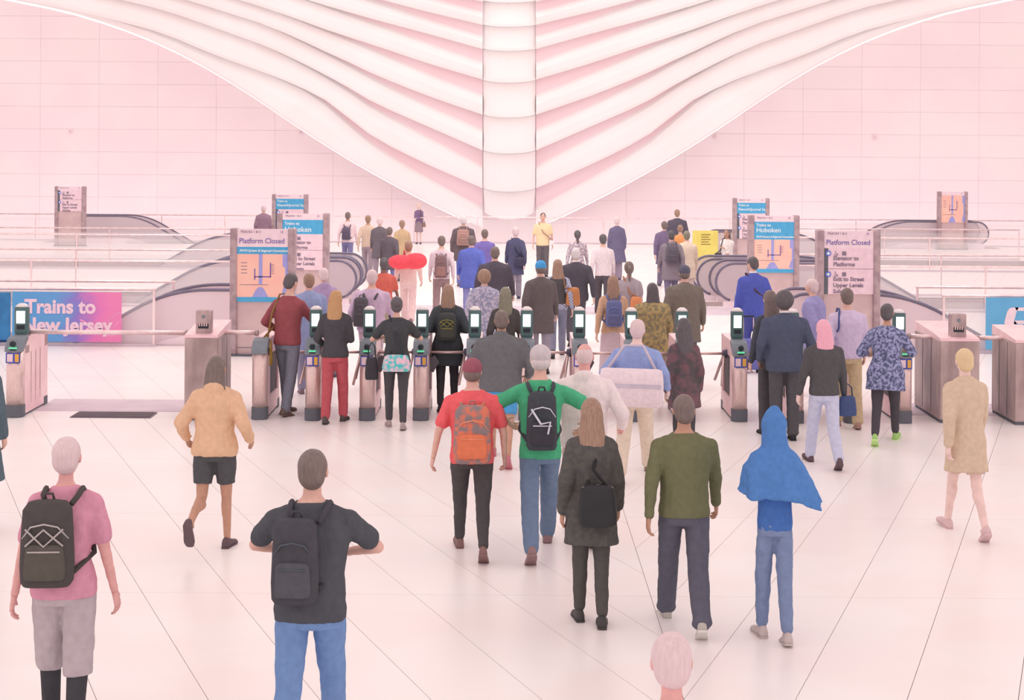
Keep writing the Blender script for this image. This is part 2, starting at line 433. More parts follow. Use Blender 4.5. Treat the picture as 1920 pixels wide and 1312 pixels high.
# ------------------------------------------------------------------ escalators
HRAIL = mat('handrail_rubber', (132,116,134), .35)
CLAD = mat('escalator_cladding', (250,216,220), .45, .1, (246,208,214), 1.2)
GLASSE = glass('balustrade_glass', (226,196,200), .5)
GLASSE_L = glass('pale_balustrade_glass', (250,214,218), .8)
def escalator(nx, Y, flat, s, label, width=1.15, gm=None, top=.98, bottom=-3.3, cladh=.2):
    """nx: x of the newel, s: -1 goes down to the left, +1 to the right"""
    gm = gm or GLASSE
    t = empty('escalator', (nx, Y, 0)); tag(t, label, 'escalator', None)
    c0, r = top-.42, .42
    pts = []
    for i in range(13):
        a = pi*1.42-(pi*1.42-pi/2)*i/12
        pts.append((s*(-r*cos(a)*-1 if False else 0)+s*(r*cos(a)) , c0+r*sin(a)))
    x = flat; pts.append((s*flat*.5, top)); pts.append((s*flat, top))
    A = math.radians(30); R = 2.6
    for i in range(1, 9):
        a = A*i/8; pts.append((s*(flat+R*sin(a)), top-R*(1-cos(a))))
    xe, ze = pts[-1]; n = (ze-(bottom+top))/math.tan(A)
    for i in range(1, 7): pts.append((xe+s*n*i/6, ze-n*i/6*math.tan(A)))
    for yy in (0, width):
        MB().tube([(px, yy, pz) for px, pz in pts], .029, 8).obj('handrail', HRAIL, t, True)
        top_p = pts[:]; low = []
        for px, pz in reversed(pts[13:]):
            low.append((px, pz-top-.02 if True else 0))
        poly = [(px*.995, pz-.03) for px, pz in top_p]
        nrm = MB()
        low = [(px, pz-top+cladh) for px, pz in reversed(pts[12:])]
        P_ = poly+low
        nrm.add([(px, yy-.008, pz) for px, pz in P_]+[(px, yy+.008, pz) for px, pz in P_], [])
        k = len(P_); 
        up = list(range(12, len(pts)))
        f = []
        m_ = len(up)
        for i in range(m_-1):      # strips between the rail and the cladding
            a, b = up[i], up[i+1]; c = k-1-(i+1); d = k-1-i
            f += [(a,b,c,d), (k+d,k+c,k+b,k+a)]
        f += [tuple(list(range(0, 13))+[k-1]), tuple([k+k-1]+[k+i for i in range(12,-1,-1)])]
        nrm.f += f
        nrm.obj('balustrade_glass', gm, t)
        cl = MB()
        rr = [[Vector((px, yy-.07, pz-top+cladh)), Vector((px, yy+.07, pz-top+cladh)), Vector((px, yy+.07, pz-top-.9)), Vector((px, yy-.07, pz-top-.9))] for px, pz in pts[12:]]
        rr = [[Vector((p.x, p.y, max(p.z, .0)) if q[0].z > .15 and i_ > 1 and abs(p.x) < flat else p) for i_, p in enumerate(q)] for q in rr]
        rr.insert(0, [Vector((s*-.25, p.y, p.z)) for p in rr[0]])
        cl.loft(rr); cl.obj('cladding', CLAD, t)
    MB().box(*sorted((-.9*s, s*flat)), .08, width-.08, .0, .012).obj('landing_plate', STEEL_DK, t)
    st = None; k = 0
    while flat+.4+k*.4 < abs(pts[-1][0]):
        xx = s*(flat+.2+k*.4); z = -max(0, (k-1))*.4*math.tan(A)
        b = MB().box(min(xx, xx+s*.4), max(xx, xx+s*.4), .09, width-.09, z-.24, z-.02)
        b.obj('step', STEEL_DK, t); k += 1
    return t
escalator(-4.35, 28.25, .95, -1, 'nearest left escalator, its dark handrail sloping down beside the pink banner', gm=GLASSE_L)
escalator(-3.85, 36.1, 2.2, -1, 'left escalator with a round glass end behind the tall Hoboken sign', cladh=.12)
escalator(-3.85, 37.6, 2.2, -1, 'farther of the twin left escalators with round ends behind the Hoboken sign', cladh=.12)
escalator(-6.1, 46.97, 1.9, -1, 'third left escalator, its grey glass slope seen beyond the bright rail')
escalator(-16.4, 59.4, 2.0, 1, 'far left escalator sloping down to the right beside the small far sign', top=1.0)
escalator(5.25, 28.25, 1.15, 1, 'nearest right escalator, its dark handrail sloping down to the blue banner', gm=GLASSE_L)
escalator(5.1, 36.1, 2.1, 1, 'right escalator with a large round glass end beside the man in the blue blazer', cladh=.12)
escalator(4.85, 37.6, 2.1, 1, 'farther of the twin right escalators behind the man in the blue blazer', cladh=.12)
escalator(6.75, 51.0, 1.9, 1, 'far right escalator with a round end next to the yellow board')
escalator(17.4, 59.42, 2.4, -1, 'far right escalator sloping down to the left of the small map sign', top=1.0)

# ------------------------------------------------------------------ banners
def ramp_mat(name, stops, axis='X', noise=.0, sc=1.0):
    m = bpy.data.materials.new(name); m.use_nodes = True; nt = m.node_tree; N = nt.nodes; L = nt.links
    b = N['Principled BSDF']; b.inputs['Roughness'].default_value = .6; b.inputs['Specular IOR Level'].default_value = .2
    tc = N.new('ShaderNodeTexCoord'); sp = N.new('ShaderNodeSeparateXYZ'); L.new(tc.outputs['Object'], sp.inputs[0])
    n = N.new('ShaderNodeTexNoise'); n.inputs['Scale'].default_value = sc; n.inputs['Distortion'].default_value = 1.5
    L.new(tc.outputs['Object'], n.inputs['Vector'])
    ma = N.new('ShaderNodeMath'); ma.operation = 'MULTIPLY_ADD'; ma.inputs[1].default_value = noise
    L.new(n.outputs['Fac'], ma.inputs[0]); L.new(sp.outputs[axis], ma.inputs[2])
    r = N.new('ShaderNodeValToRGB'); L.new(ma.outputs[0], r.inputs[0])
    e = r.color_ramp.elements
    while len(e) < len(stops): e.new(.5)
    for q, (p, c) in zip(e, stops): q.position = p; q.color = (*alb(c), 1)
    L.new(r.outputs[0], b.inputs['Base Color']); return m
BTXT = mat('banner_lettering', (255,206,220), .7)
Yb = 27.9
a = P(23, 640, Yb); b_ = P(228, 548, Yb)
bn = empty('banner', (a.x, Yb, 0)); W = b_.x-a.x; H0, H1 = a.z, b_.z
tag(bn, 'blue and pink banner reading Trains to New Jersey on the left railing', 'banner')
o = MB().box(0, 1, -.01, .01, 0, 1).obj('panel', ramp_mat('banner_gradient', [(0,(92,158,208)),(.55,(112,156,208)),(.7,(150,124,196)),(.88,(236,124,182)),(1,(244,132,178))], 'X', .22, 3), bn)
o.location = (0,0,H0); o.scale = (W,1,H1-H0)
text('lettering', 'Trains to', .335, (W*.44, -.014, H0+.505), BTXT, bn, 'CENTER', .012)
text('lettering', 'New Jersey', .335, (W*.50, -.014, H0+.185), BTXT, bn, 'CENTER', .012)
SW = mat('pink_swirl', (250,148,196), .6)
mb = MB()
for q in range(3):
    pts_ = [(W*(.62+.38*i/12), .10+q*.09+.10*sin(i*.5+q)+.12*(i/12)) for i in range(13)]
    mb.add([(x, -.0112-.0004*q, H0+z) for x, z in pts_]+[(x, -.0112-.0004*q, H0+z+.035) for x, z in pts_], [(i,i+1,14+i,13+i) for i in range(12)])
mb.obj('swirl', SW, bn)
a2 = P(-200, 640, Yb); b2 = P(20, 548, Yb)
bn2 = empty('banner', (a2.x, Yb, 0)); tag(bn2, 'deep blue banner at the left frame edge, beside the Trains to New Jersey one', 'banner')
MB().box(0, b2.x-a2.x, -.01, .01, a2.z, b2.z).obj('panel', mat('deep_blue_print', (64,130,184), .6, 0, (56,108,156), 2), bn2)
MB().box(0, b2.x-a2.x, -.014, -.01, a2.z, a2.z+.04).obj('hem', mat('navy_print', (18,60,110), .6), bn2)
a = P(1848, 655, 27.7); b_ = P(2080, 559, 27.7)
bn3 = empty('banner', (a.x, 27.7, 0)); tag(bn3, 'bright blue banner with a white angular symbol on the right railing', 'banner')
MB().box(0, b_.x-a.x, -.01, .01, a.z, b_.z).obj('panel', mat('banner_blue', (112,172,212), .6, 0, (106,168,208), 2), bn3)
def bp(x, y):
    q = P(1700+x/4.1, 500+y/4.1, 27.7); return (q.x-a.x, q.z)
LG = mat('white_print', (255,216,222), .6)
mb = MB()
def flat(poly, y=-.016): 
    n = len(poly); mb.add([(x, y, z) for x, z in poly]+[(x, y+.005, z) for x, z in poly], [tuple(range(n)), tuple(range(2*n-1, n-1, -1))]+[(i, n+i, n+(i+1) % n, (i+1) % n) for i in range(n)])
flat([bp(*q) for q in [(800,505),(748,432),(770,345),(790,318),(815,312),(860,312),(845,338),(825,412),(850,440),(830,440)]])
flat([bp(*q) for q in [(830,312),(1010,312),(1040,330),(1030,340),(845,338)]])
flat([bp(*q) for q in [(825,412),(990,412),(985,438),(822,440)]])
flat([bp(*q) for q in [(1040,330),(1040,470),(985,438),(1005,340)]])
flat([bp(*q) for q in [(860,530),(880,490),(1100,490),(1120,545),(870,545)]])
mb.obj('symbol', LG, bn3)

# ------------------------------------------------------------------ sign pylons
SW_, SH_ = 1.09, 2.14
INK = mat('violet_ink', (118,92,166), .7); INKG = mat('grey_ink', (150,124,140), .7); PALE = mat('pale_print', (255,214,220), .7)
PEACH = mat('map_peach', (255,190,172), .7, 0, (255,182,168), 3); RIVER = mat('map_river', (172,160,216), .7)
PANEL2 = mat('sign_pink_white', (252,206,214), .7); WTXT = mat('white_print_text', (240,232,248), .7)
def slab(par, nm, x0, x1, z0, z1, m, d=.0): return MB().box(x0, x1, -.105-d, -.07, z0, z1).obj(nm, m, par)
def pylon(px_l, y_top_dummy, Y, label):
    p = P(px_l, 500, Y)
    t = empty('sign_pylon', (p.x, Y, 0)); tag(t, label, 'sign')
    for x in (0, SW_-.12): MB().box(x, x+.12, -.13, .13, 0.02, SH_).obj('post', POST, t, bevel=.02)
    MB().box(.12, SW_-.12, -.07, .07, .03, SH_-.02).obj('body', POST_LT, t)
    MB().box(-.02, SW_+.02, -.15, .15, 0, .03).obj('base', DKBASE, t)
    MB().box(.12, SW_-.12, -.075, -.07, .135, .145).obj('seam', DKBASE, t)
    return t
X0, X1 = .12, SW_-.12
def header(t, closed, small='TRACKS 1 & 2'):
    h = .30 if closed else .13
    slab(t, 'header_panel', X0, X1, SH_-.01-h, SH_-.01, PALE)
    text('small_lettering', small, .055, (X0+.05, -.107, SH_-.075), INKG, t)
    text('small_lettering', '12', .05, (X1-.13, -.107, SH_-.075), INK, t)
    if closed: text('lettering', 'Platform Closed', .125, (X0+.03, -.107, SH_-.25), INK, t, 'LEFT', .0, 0, .93)
    return SH_-.01-h
def blueband(t, z1, h, lines):
    slab(t, 'blue_band', X0, X1, z1-h, z1, BLUE)
    for s, size, dz, sh in lines: text('lettering', s, size, (X0+.04, -.107, z1-dz), WTXT, t, 'LEFT', .002, sh)
    return z1-h
def map_part(t, z0, z1):
    m = slab(t, 'map_panel', X0, X1, z0, z1, PEACH)
    h = z1-z0; w_ = X1-X0
    def pl(nm, poly, mt):
        b = MB(); n = len(poly); v = [(X0+x*w_, -.108, z0+y*h) for x, y in poly]
        b.add(v+[(q[0], -.1052, q[2]) for q in v], [tuple(range(n)), tuple(range(2*n-1, n-1, -1))]+[(i, n+i, n+(i+1) % n, (i+1) % n) for i in range(n)])
        return b.obj(nm, mt, m)
    pl('river', [(.43,.3),(.50,.3),(.50,1),(.43,1)], RIVER)
    pl('bay', [(.30,0),(.62,0),(.54,.18),(.50,.23),(.43,.23),(.37,.16)], RIVER)
    pl('sea', [(.88,.05),(1,0),(1,1),(.90,1),(.90,.72),(.95,.68),(.95,.32),(.91,.2)], RIVER)
    for poly in ([(.34,.46),(.67,.46),(.67,.485),(.34,.485)], [(.65,.46),(.67,.46),(.67,.80),(.65,.80)], [(.34,.40),(.36,.40),(.36,.66),(.34,.66)]):
        pl('route_line', poly, INK)
    for i in range(5): pl('station_mark', [(.67,.55+i*.05),(.73,.55+i*.05),(.73,.562+i*.05),(.67,.562+i*.05)], INKG)
    for i in range(4): pl('legend_line', [(.08,.55+i*.08),(.2,.55+i*.08),(.2,.565+i*.08),(.08,.565+i*.08)], INKG)
    pl('route_line', [(.06,.28),(.62,.28),(.62,.292),(.06,.292)], INKG)
    return m
def direction(t, z1, h, lines, bullets=True):
    slab(t, 'direction_panel', X0+.07, X1, z1-h+.008, z1, PANEL2)
    slab(t, 'side_strip', X0, X0+.07, z1-h+.008, z1, DKBASE)
    z = z1-.09
    b = MB(); b.tube([(X0+.07, -.118, z), (X0+.07, -.106, z)], .05, 16); b.obj('arrow_disc', mat('disc_blue', (112,120,200), .6), t)
    b = MB(); b.add([(X0+.035,-.1195,z),(X0+.075,-.1195,z+.03),(X0+.075,-.1195,z-.03),(X0+.105,-.1195,z)], [(0,2,3,1)]); b.obj('arrow', WTXT, t)
    b = MB(); b.box(X0+.31, X0+.38, -.109, -.105, z-.035, z+.035); b.box(X0+.33, X0+.34, -.112, -.109, z-.03, z+.02); b.obj('elevator_pictogram', INKG, t)
    b = MB(); zz = z
    b.tube([(X0+.2+.026*cos(a*.5), -.108, zz-.012+.026*sin(a*.5)) for a in range(6, 14)], .005, 5)
    b.tube([(X0+.195,-.108,zz+.02),(X0+.2,-.108,zz-.005),(X0+.225,-.108,zz-.005),(X0+.238,-.108,zz-.035)], .006, 5)
    b.tube([(X0+.193,-.109,zz+.035),(X0+.193,-.105,zz+.035)], .010, 8); b.obj('wheelchair_pictogram', INKG, t)
    for i, s in enumerate(lines): text('lettering', s, .098, (X0+.155, -.107, z1-.205-i*.105), INKG, t, 'LEFT', .003)
    return z1-h
EL, EX = ['Elevator to', 'Platforms'], ['Exit to Street', 'Upper Levels', 'Subway']
sA = pylon(433, 427, 26.9, 'tall sign with a map reading Platform Closed, left of the turnstiles')
z = header(sA, True); z = blueband(sA, z, .12, [('PATH System & Regional Connections', .052, .08, .25)]); map_part(sA, .99, z)
slab(sA, 'blue_band', X0, X1, .91, .99, BLUE)
sB = pylon(520, 398, 33.7, 'left sign with a blue top reading Trains to Hoboken, behind the map sign')
z = header(sB, False); z = blueband(sB, z, .30, [('Trains to', .085, .105, 0), ('Hoboken', .15, .25, 0)])
z = direction(sB, z, .34, EL); z = direction(sB, z, .42, EX)
sC = pylon(510, 368, 48.8, 'left far sign reading Newark/Journal Sq above the Hoboken sign')
z = header(sC, False); z = blueband(sC, z, .32, [('Trains to', .085, .10, 0), ('Newark/Journal Sq', .105, .23, 0)])
z = direction(sC, z, .34, EL); z = direction(sC, z, .42, EX)
sD = pylon(103, 350, 57.4, 'small far left sign standing by the escalator that slopes right')
z = header(sD, False); z = direction(sD, z, .34, EL); z = direction(sD, z, .42, EX)
sE = pylon(1530, 435, 27.7, 'tall right sign reading Platform Closed and Elevator to Platforms')
z = header(sE, True, 'TRACKS 1 & 2'); z = direction(sE, z, .36, EL); z = direction(sE, z, .44, EX)
sF = pylon(1402, 405, 34.4, 'right sign with a blue Trains to Hoboken top above a map')
z = header(sF, False); z = blueband(sF, z, .38, [('Trains to', .085, .10, 0), ('Hoboken', .14, .225, 0), ('PATH System & Regional Connections', .052, .34, .25)]); map_part(sF, .99, z)
slab(sF, 'blue_band', X0, X1, .91, .99, BLUE)
sG = pylon(1373, 376, 48.0, 'right far sign reading Newark/Journal Sq behind the Hoboken map sign')
z = header(sG, False); z = blueband(sG, z, .32, [('Trains to', .085, .10, 0), ('Newark/Journal Sq', .105, .23, 0)])
z = direction(sG, z, .34, EL); z = direction(sG, z, .42, EX)
sH = pylon(1757, 364, 59.0, 'small far right sign with a peach map above the right railings')
z = header(sH, False, ' '); map_part(sH, 1.0, z)
sH.children[-1]

# yellow board
p = P(1298, 490, 50.0); yb = empty('notice_board', (p.x, 50.0, 0)); tag(yb, 'yellow floor notice board beside the far right escalator', 'notice board')
YEL = mat('yellow_board', (246,216,120), .6, 0, (240,208,112), 3)
MB().box(0, .80, -.03, .03, .0, 1.06).obj('board', YEL, yb, bevel=.01)
mb = MB()
for i in range(5): mb.box(.27, .56-.05*(i % 2), -.034, -.03, .92-i*.075, .945-i*.075)
mb.obj('notice_lines', mat('notice_ink', (150,120,70), .7), yb)
MB().box(.1, .7, .03, .3, 0, .03).obj('foot', YEL, yb)

# ------------------------------------------------------------------ turnstiles
STK_B = mat('sticker_blue', (70,84,170), .5); STK_O = mat('sticker_orange', (240,170,80), .5); STK_W = mat('sticker_white', (250,206,214), .5)
PANELD = mat('dark_recess', (112,98,104), .6); CAB = mat('cabinet_steel', (250,222,224), .38, .25, (240,206,212), 2, raw=True)
def turnstile(reader=True, arms=True):
    t = empty('turnstile')
    HW = .098
    # front pillar, rounded
    MB().loft([ell2(0, .10, z, HW, .11, 20, 2.6) for z in (.15, .84)]).obj('pillar', STEEL, t, True)
    MB().loft([ell2(0, .10, z, HW+.006, .118, 20, 3) for z in (0, .155)]).obj('pillar_foot', DKBASE, t, False, .004)
    # cabinet: side frames around a dark recess
    c = MB(); w_ = .094
    c.box(-w_, w_, .15, .33, .03, .90); c.box(-w_, w_, 1.02, 1.16, .03, 1.0); c.box(-w_, w_, .33, 1.02, .03, .26)
    Tf = lambda p: (p[2], p[0], p[1])
    c.prism([(.10,.80),(1.16,.80),(1.16,1.01),(.36,1.01),(.10,.86)], -w_, w_, Tf)
    c.obj('cabinet', CAB, t)
    MB().box(-w_+.025, w_-.025, .33, 1.02, .26, .80).obj('recess_panel', PANELD, t)
    MB().box(-w_-.002, w_+.002, 1.0, 1.165, 0, .12).obj('rear_foot', DKBASE, t)
    MB().box(-w_+.01, w_-.01, .2, 1.0, 0, .04).obj('plinth', DKBASE, t)
    hd = MB(); hd.prism([(-.02,.84),(.08,.84),(.30,.99),(.24,1.03),(.10,1.0),(-.01,.90)], -.10, .10, Tf)
    hd.obj('head', GREYP if not reader else TEAL if False else GREYP, t, False, .012)
    if reader:
        mb = MB(); mb.tube([(0, -.012, .955), (0, -.034, .94)], .036, 14); mb.obj('tap_target', DARK, t)
        MB().box(-.045, .045, -.030, -.012, .882, .902).obj('ready_light', GREENL, t)
        MB().box(-.035, .035, -.028, -.012, .862, .874).obj('slot', DARK, t)
        k = MB(); k.box(-.082, .082, -.016, -.008, .70, .83); k.obj('sticker', STK_B, t)
        MB().box(-.068, .0, -.019, -.014, .715, .815).obj('sticker_white', STK_W, t)
        MB().box(.022, .068, -.019, -.014, .715, .815).obj('sticker_orange', STK_O, t)
        r = MB(); rings = []
        for z, a, b in ((1.02,.070,.05),(1.06,.082,.06),(1.36,.082,.06),(1.385,.078,.055)): rings.append(ell2(0, .36, z, a, b, 20, 4))
        r.loft(rings); h = r.obj('reader_housing', TEAL, t, False, .006)
        MB().loft([ell2(0, .36, z, a, b, 20, 3) for z, a, b in ((1.385,.078,.056),(1.41,.06,.045),(1.43,.03,.025))]).obj('reader_cap', WHITE, h, True)
        MB().box(-.050, .050, .294, .303, 1.175, 1.335).obj('reader_screen', SCREEN, h, False)
        MB().box(-.045, .045, .294, .301, 1.10, 1.15).obj('reader_slot', DARK, h, False)
        MB().box(-.07, .07, .30, .42, .96, 1.03).obj('reader_neck', GREYP, t)
    if arms:
        hub = Vector((-.13, .62, .80))
        mb = MB(); mb.tube([(-.09,.62,.80), (-.15,.62,.80)], [.06,.045], 14); mb.obj('hub', RUBBER, t, True)
        for e in ((-.58, .60, .80), (-.20, .30, .42), (-.22, .86, .42)):
            MB().tube([hub, e], .018, 8).obj('arm', STEEL, t, True)
        MB().prism([(.10,.56),(.10,.74),(.15,.77),(.21,.68),(.14,.55)], .52, .60, lambda p: (p[0], p[2], p[1])).obj('arm_guard', PANELD, t)
    return t
names = [('third', 585), ('', 687), ('', 788), ('', 888), ('', 987), ('', 1087), ('', 1186), ('', 1283), ('', 1388), ('', 1494), ('', 1600), ('', 1697)]
TL = ['turnstile between the man in burgundy and the woman in red trousers',
 'turnstile between the woman in red trousers and the one with a teal wrap',
 'turnstile between the woman with a teal wrap and the one with the yellow-trimmed backpack',
 'turnstile directly right of the woman with the yellow-trimmed backpack',
 'turnstile behind the tall person in the green shirt',
 'turnstile behind the person in the white shirt, sixth reader from the man in burgundy',
 'turnstile behind the person carrying the large white bag',
 'turnstile at the elbow of the woman in black with long dark hair',
 'turnstile left of the navy jacket, its dark side recess and hanging arms in full view',
 'turnstile mostly hidden behind the navy-jacketed man and the pink-haired woman',
 'turnstile hidden behind the man in the lavender shirt',
 'last turnstile at the right end, beside the neon green sneakers']
proto = turnstile(); first = True
for (n_, x), lb in zip(names, TL):
    t = proto if first else copy_tree(proto)
    first = False
    q = G(x, 789 if x < 1100 else 791 if x < 1450 else 794)
    t.location = (q.x, q.y, 0); tag(t, lb, 'turnstile', 'turnstiles in the gate line')
q = G(485, 787); t = turnstile(False, False); t.name = 'barrier_post'; t.location = (q.x, q.y, 0)
tag(t, 'steel end post with a grey top and no reader, left of the burgundy sweater', 'barrier')
q = G(27, 783); t = copy_tree(proto); t.location = (q.x-.02, q.y, 0); t.scale = (1.12, 1.0, 1.0)
tag(t, 'turnstile with a lit reader at the left frame edge, in front of the blue banner', 'turnstile', 'turnstiles in the gate line')
for c in list(t.children):
    if c.name.split('.')[0] in ('hub', 'arm', 'arm_guard', 'recess_panel'): bpy.data.objects.remove(c)
MB().box(-.092, .092, .33, 1.02, .26, .80).obj('side_panel', CAB, t)
for i in range(3): MB().box(.092, .0965, .42+i*.2, .426+i*.2, .14, .80).obj('seam', STEEL_DK, t)

def fare_cabinet(x, ybase, wpx, label, val=True, d=1.0, h=1.12):
    q = G(x, ybase); wd = wpx*q.y/F
    t = empty('fare_cabinet', (q.x, q.y, 0)); tag(t, label, 'cabinet')
    MB().box(0, wd, 0, d, .04, h-.07).obj('body', mat('cabinet_grey', (190,172,170), .4, .35, (158,140,140), 2.5, stretch=(1,1,.5), raw=True), t, False, .012)
    Tf = lambda p: (p[2], p[0], p[1])
    MB().prism([(0,h-.07),(d,h-.07),(d,h+.06),(.3,h+.0),(0,h-.035)], 0, wd, Tf).obj('top', CAB, t)
    MB().box(.01, wd-.01, .01, d-.01, 0, .04).obj('plinth', DKBASE, t)
    for i in (1, 2): MB().box(-.003, wd+.003, d*i/3, d*i/3+.008, .08, h-.1).obj('seam', DKBASE, t)
    if val:
        cx = wd*.52
        v = MB().box(cx-.10, cx+.10, .10, .24, h-.03, h+.27).obj('validator', STEEL_DK, t, False, .012)
        MB().box(cx-.065, cx+.065, .09, .10, h+.04, h+.10).obj('card_slot', DARK, v)
        mb = MB()
        for i in range(4): mb.box(cx-.055+i*.03, cx-.04+i*.03, .085, .092, h+.07, h+.11)
        mb.obj('slot_teeth', STEEL, v)
        MB().tube([(cx,.088,h+.19),(cx,.10,h+.19)], .022, 12).obj('lens', GREYP, v)
    return t
fare_cabinet(345, 788, 62, 'grey fare cabinet with a card validator behind the person in the tan top')
fare_cabinet(1762, 793, 74, 'wide grey fare cabinet with a card validator, left of the blue banner', d=1.3)
fare_cabinet(1903, 797, 60, 'grey fare cabinet cut off by the right frame edge', False)
def bar(x0, y0, x1, y1, Y, label):
    a, b = P(x0, y0, Y), P(x1, y1, Y)
    t = empty('barrier_rail', ((a.x+b.x)/2, Y, 0)); tag(t, label, 'rail'); cx = (a.x+b.x)/2
    MB().tube([(a.x-cx,0,a.z),(b.x-cx,0,b.z)], .03, 10).obj('bar', RAILM, t, True)
    for p in (a, b):
        MB().tube([(p.x-cx-.02*(1 if p is a else -1),0,p.z),(p.x-cx+.02*(1 if p is a else -1),0,p.z)], .04, 12).obj('bracket', STEEL_DK, t, True)
    return t
bar(53, 622, 352, 624, 20.9, 'steel bar from the left edge turnstile to the grey fare cabinet')
bar(408, 622, 482, 624, 20.9, 'short steel bar right of the grey fare cabinet before the tall map sign')
bar(1704, 630, 1768, 632, 21.0, 'short steel bar from the last turnstile to the wide grey fare cabinet')
bar(1832, 633, 1906, 634, 21.0, 'steel bar between the two grey fare cabinets at the right')
# ------------------------------------------------------------------ people
SKINS = {'light': (236,178,162), 'tan': (206,148,126), 'brown': (150,104,92), 'pale': (250,204,196), 'pink': (240,170,164)}
HAIRS = {'black': (58,52,56), 'dark': (88,70,66), 'brown': (128,92,74), 'auburn': (178,122,76), 'blonde': (214,176,130), 'grey': (206,186,186),
         'pink': (236,150,170), 'mauve': (214,178,180), 'olive': (104,96,78)}
def skin_m(k): return mat('skin', SKINS[k], .6, 0, tuple(int(v*.96) for v in SKINS[k]), 12, spec=.3)
def hair_m(k):
    c = fade(HAIRS[k]); return mat('hair', c, .55, 0, tuple(min(250, int(v*(1.20 if c[0] < 150 else 1.08))) for v in c), 26, .5, stretch=(3,3,.3), spec=.4, soft=True)
EYE = mat('eye_dark', (50,40,44), .3); LIPS = mat('lips', (206,110,114), .5); EYEW = mat('eye_white', (250,236,234), .4)
def remesh(o, vox, it=4, fold=0.0, seed=0):
    m = o.modifiers.new('remesh', 'REMESH'); m.mode = 'VOXEL'; m.voxel_size = vox; m.use_smooth_shade = True
    s = o.modifiers.new('smooth', 'SMOOTH'); s.iterations = it; s.factor = .5
    if fold:
        t = bpy.data.textures.get('folds') or bpy.data.textures.new('folds', 'CLOUDS'); t.noise_scale = .11; t.noise_depth = 2
        d = o.modifiers.new('folds', 'DISPLACE'); d.texture = t; d.strength = fold; d.mid_level = .5
def head_geo(mb, c, R, k=1.0, res=(26, 18)):
    n, m = res; rings = []
    ga = lambda x, z, x0, z0, sx, sz: math.exp(-((x-x0)/sx)**2-((z-z0)/sz)**2)
    for i in range(1, m):
        t = pi*i/m-pi/2; ring = []
        for j in range(n):
            a = 2*pi*j/n
            x, y, z = .076*cos(t)*cos(a), .098*cos(t)*sin(a), .118*sin(t)
            if z < 0:
                q = (-z/.118); x *= 1-.30*q; y = y*(1-.22*q)+.014*q
            if y > 0:
                y += .024*ga(x, z, 0, -.012, .013, .022)+.008*ga(x, z, 0, .02, .010, .03)
                y += .008*ga(x, z, 0, -.056, .022, .010)+.010*ga(x, z, 0, -.092, .022, .018)
                for s in (-1, 1): y -= .010*ga(x, z, .031*s, .012, .016, .012); y += .004*ga(x, z, .03*s, .034, .02, .008)
            ring.append(c+R @ (Vector((x, y, z))*k))
        rings.append(ring)
    mb.loft(rings)
    for s in (-1, 1):
        mb.ell(c+R @ (Vector((.076*s, -.006, .0))*k), .010*k, .018*k, .031*k, 8, 6, R)
def hand_geo(mb, w_, d, nrm, side, k):
    """wrist, pointing direction, palm normal (palm faces it)"""
    d = d.normalized(); a = nrm.cross(d).normalized(); nrm = d.cross(a).normalized()
    sc = k
    rings = []
    for t, hw, ht in ((0, .026, .020), (.03, .034, .017), (.065, .041, .015), (.09, .038, .012)):
        c = w_+d*t*sc
        rings.append([c+(a*cos(2*pi*j/10)*hw+nrm*sin(2*pi*j/10)*ht)*sc for j in range(10)])
    mb.loft(rings)
    for i, L in enumerate((.066, .076, .071, .056)):
        b = w_+d*.084*sc+a*(.029-.0195*i)*sc*side
        p1 = b+(d*.92+nrm*.38)*L*.45*sc; p2 = p1+(d*.6+nrm*.8)*L*.33*sc; p3 = p2+(d*.2+nrm*.95)*L*.25*sc
        mb.tube([b-d*.012*sc, p1, p2, p3], [.0095*sc, .009*sc, .008*sc, .006*sc], 6)
    b = w_+d*.025*sc+a*.030*sc*side
    p1 = b+(d*.6+a*side*.75+nrm*.2).normalized()*.036*sc; p2 = p1+(d*.85+a*side*.2+nrm*.45).normalized()*.032*sc
    mb.tube([b, p1, p2], [.012*sc, .0105*sc, .008*sc], 6)
def ik(s, w_, l1, l2, pole):
    d = w_-s; L = min(d.length, (l1+l2)*.995); d = d.normalized()
    w2 = s+d*L; a = (l1*l1-l2*l2+L*L)/(2*L); h = math.sqrt(max(0, l1*l1-a*a))
    p = pole-d*pole.dot(d); p = p.normalized()
    return s+d*a+p*h, w2
def shoe(name, ank, yaw, pitch, m, par, k=1.0, sole=None, heel=0.0, low=False):
    """ankle point, foot pitch (toe down positive)"""
    R = Matrix.Rotation(yaw, 3, 'Z') @ Matrix.Rotation(-pitch, 3, 'X')
    prof = [(-.070,.026,.055,0), (-.055,.033,.085,0), (-.01,.036,.095,0), (.035,.036,.070,0), (.09,.043,.048,0), (.14,.045,.036,0), (.18,.034,.028,.003), (.20,.018,.018,.006)]
    rings = []
    for y, hw, ht, lift in prof:
        if low: ht *= .62
        pts = [(-hw,lift),(-hw,ht*.45),(-hw*.72,ht*.85),(0,ht),(hw*.72,ht*.85),(hw,ht*.45),(hw,lift)]
        rings.append([ank+R @ (Vector((x, y, z-.085+.012))*k) for x, z in pts])
    mb = MB().loft(rings); o = mb.obj(name, m, par, True)
    srings = []
    for y, hw, ht, lift in prof:
        srings.append([ank+R @ (Vector((x, y*1.02, z-.085))*k) for x, z in ((-hw-.003,lift),(hw+.003,lift),(hw+.003,lift+.016),(-hw-.003,lift+.016))])
    MB().loft(srings).obj('sole', sole or m, o)
    return o
NP = [0]; BODIES = []
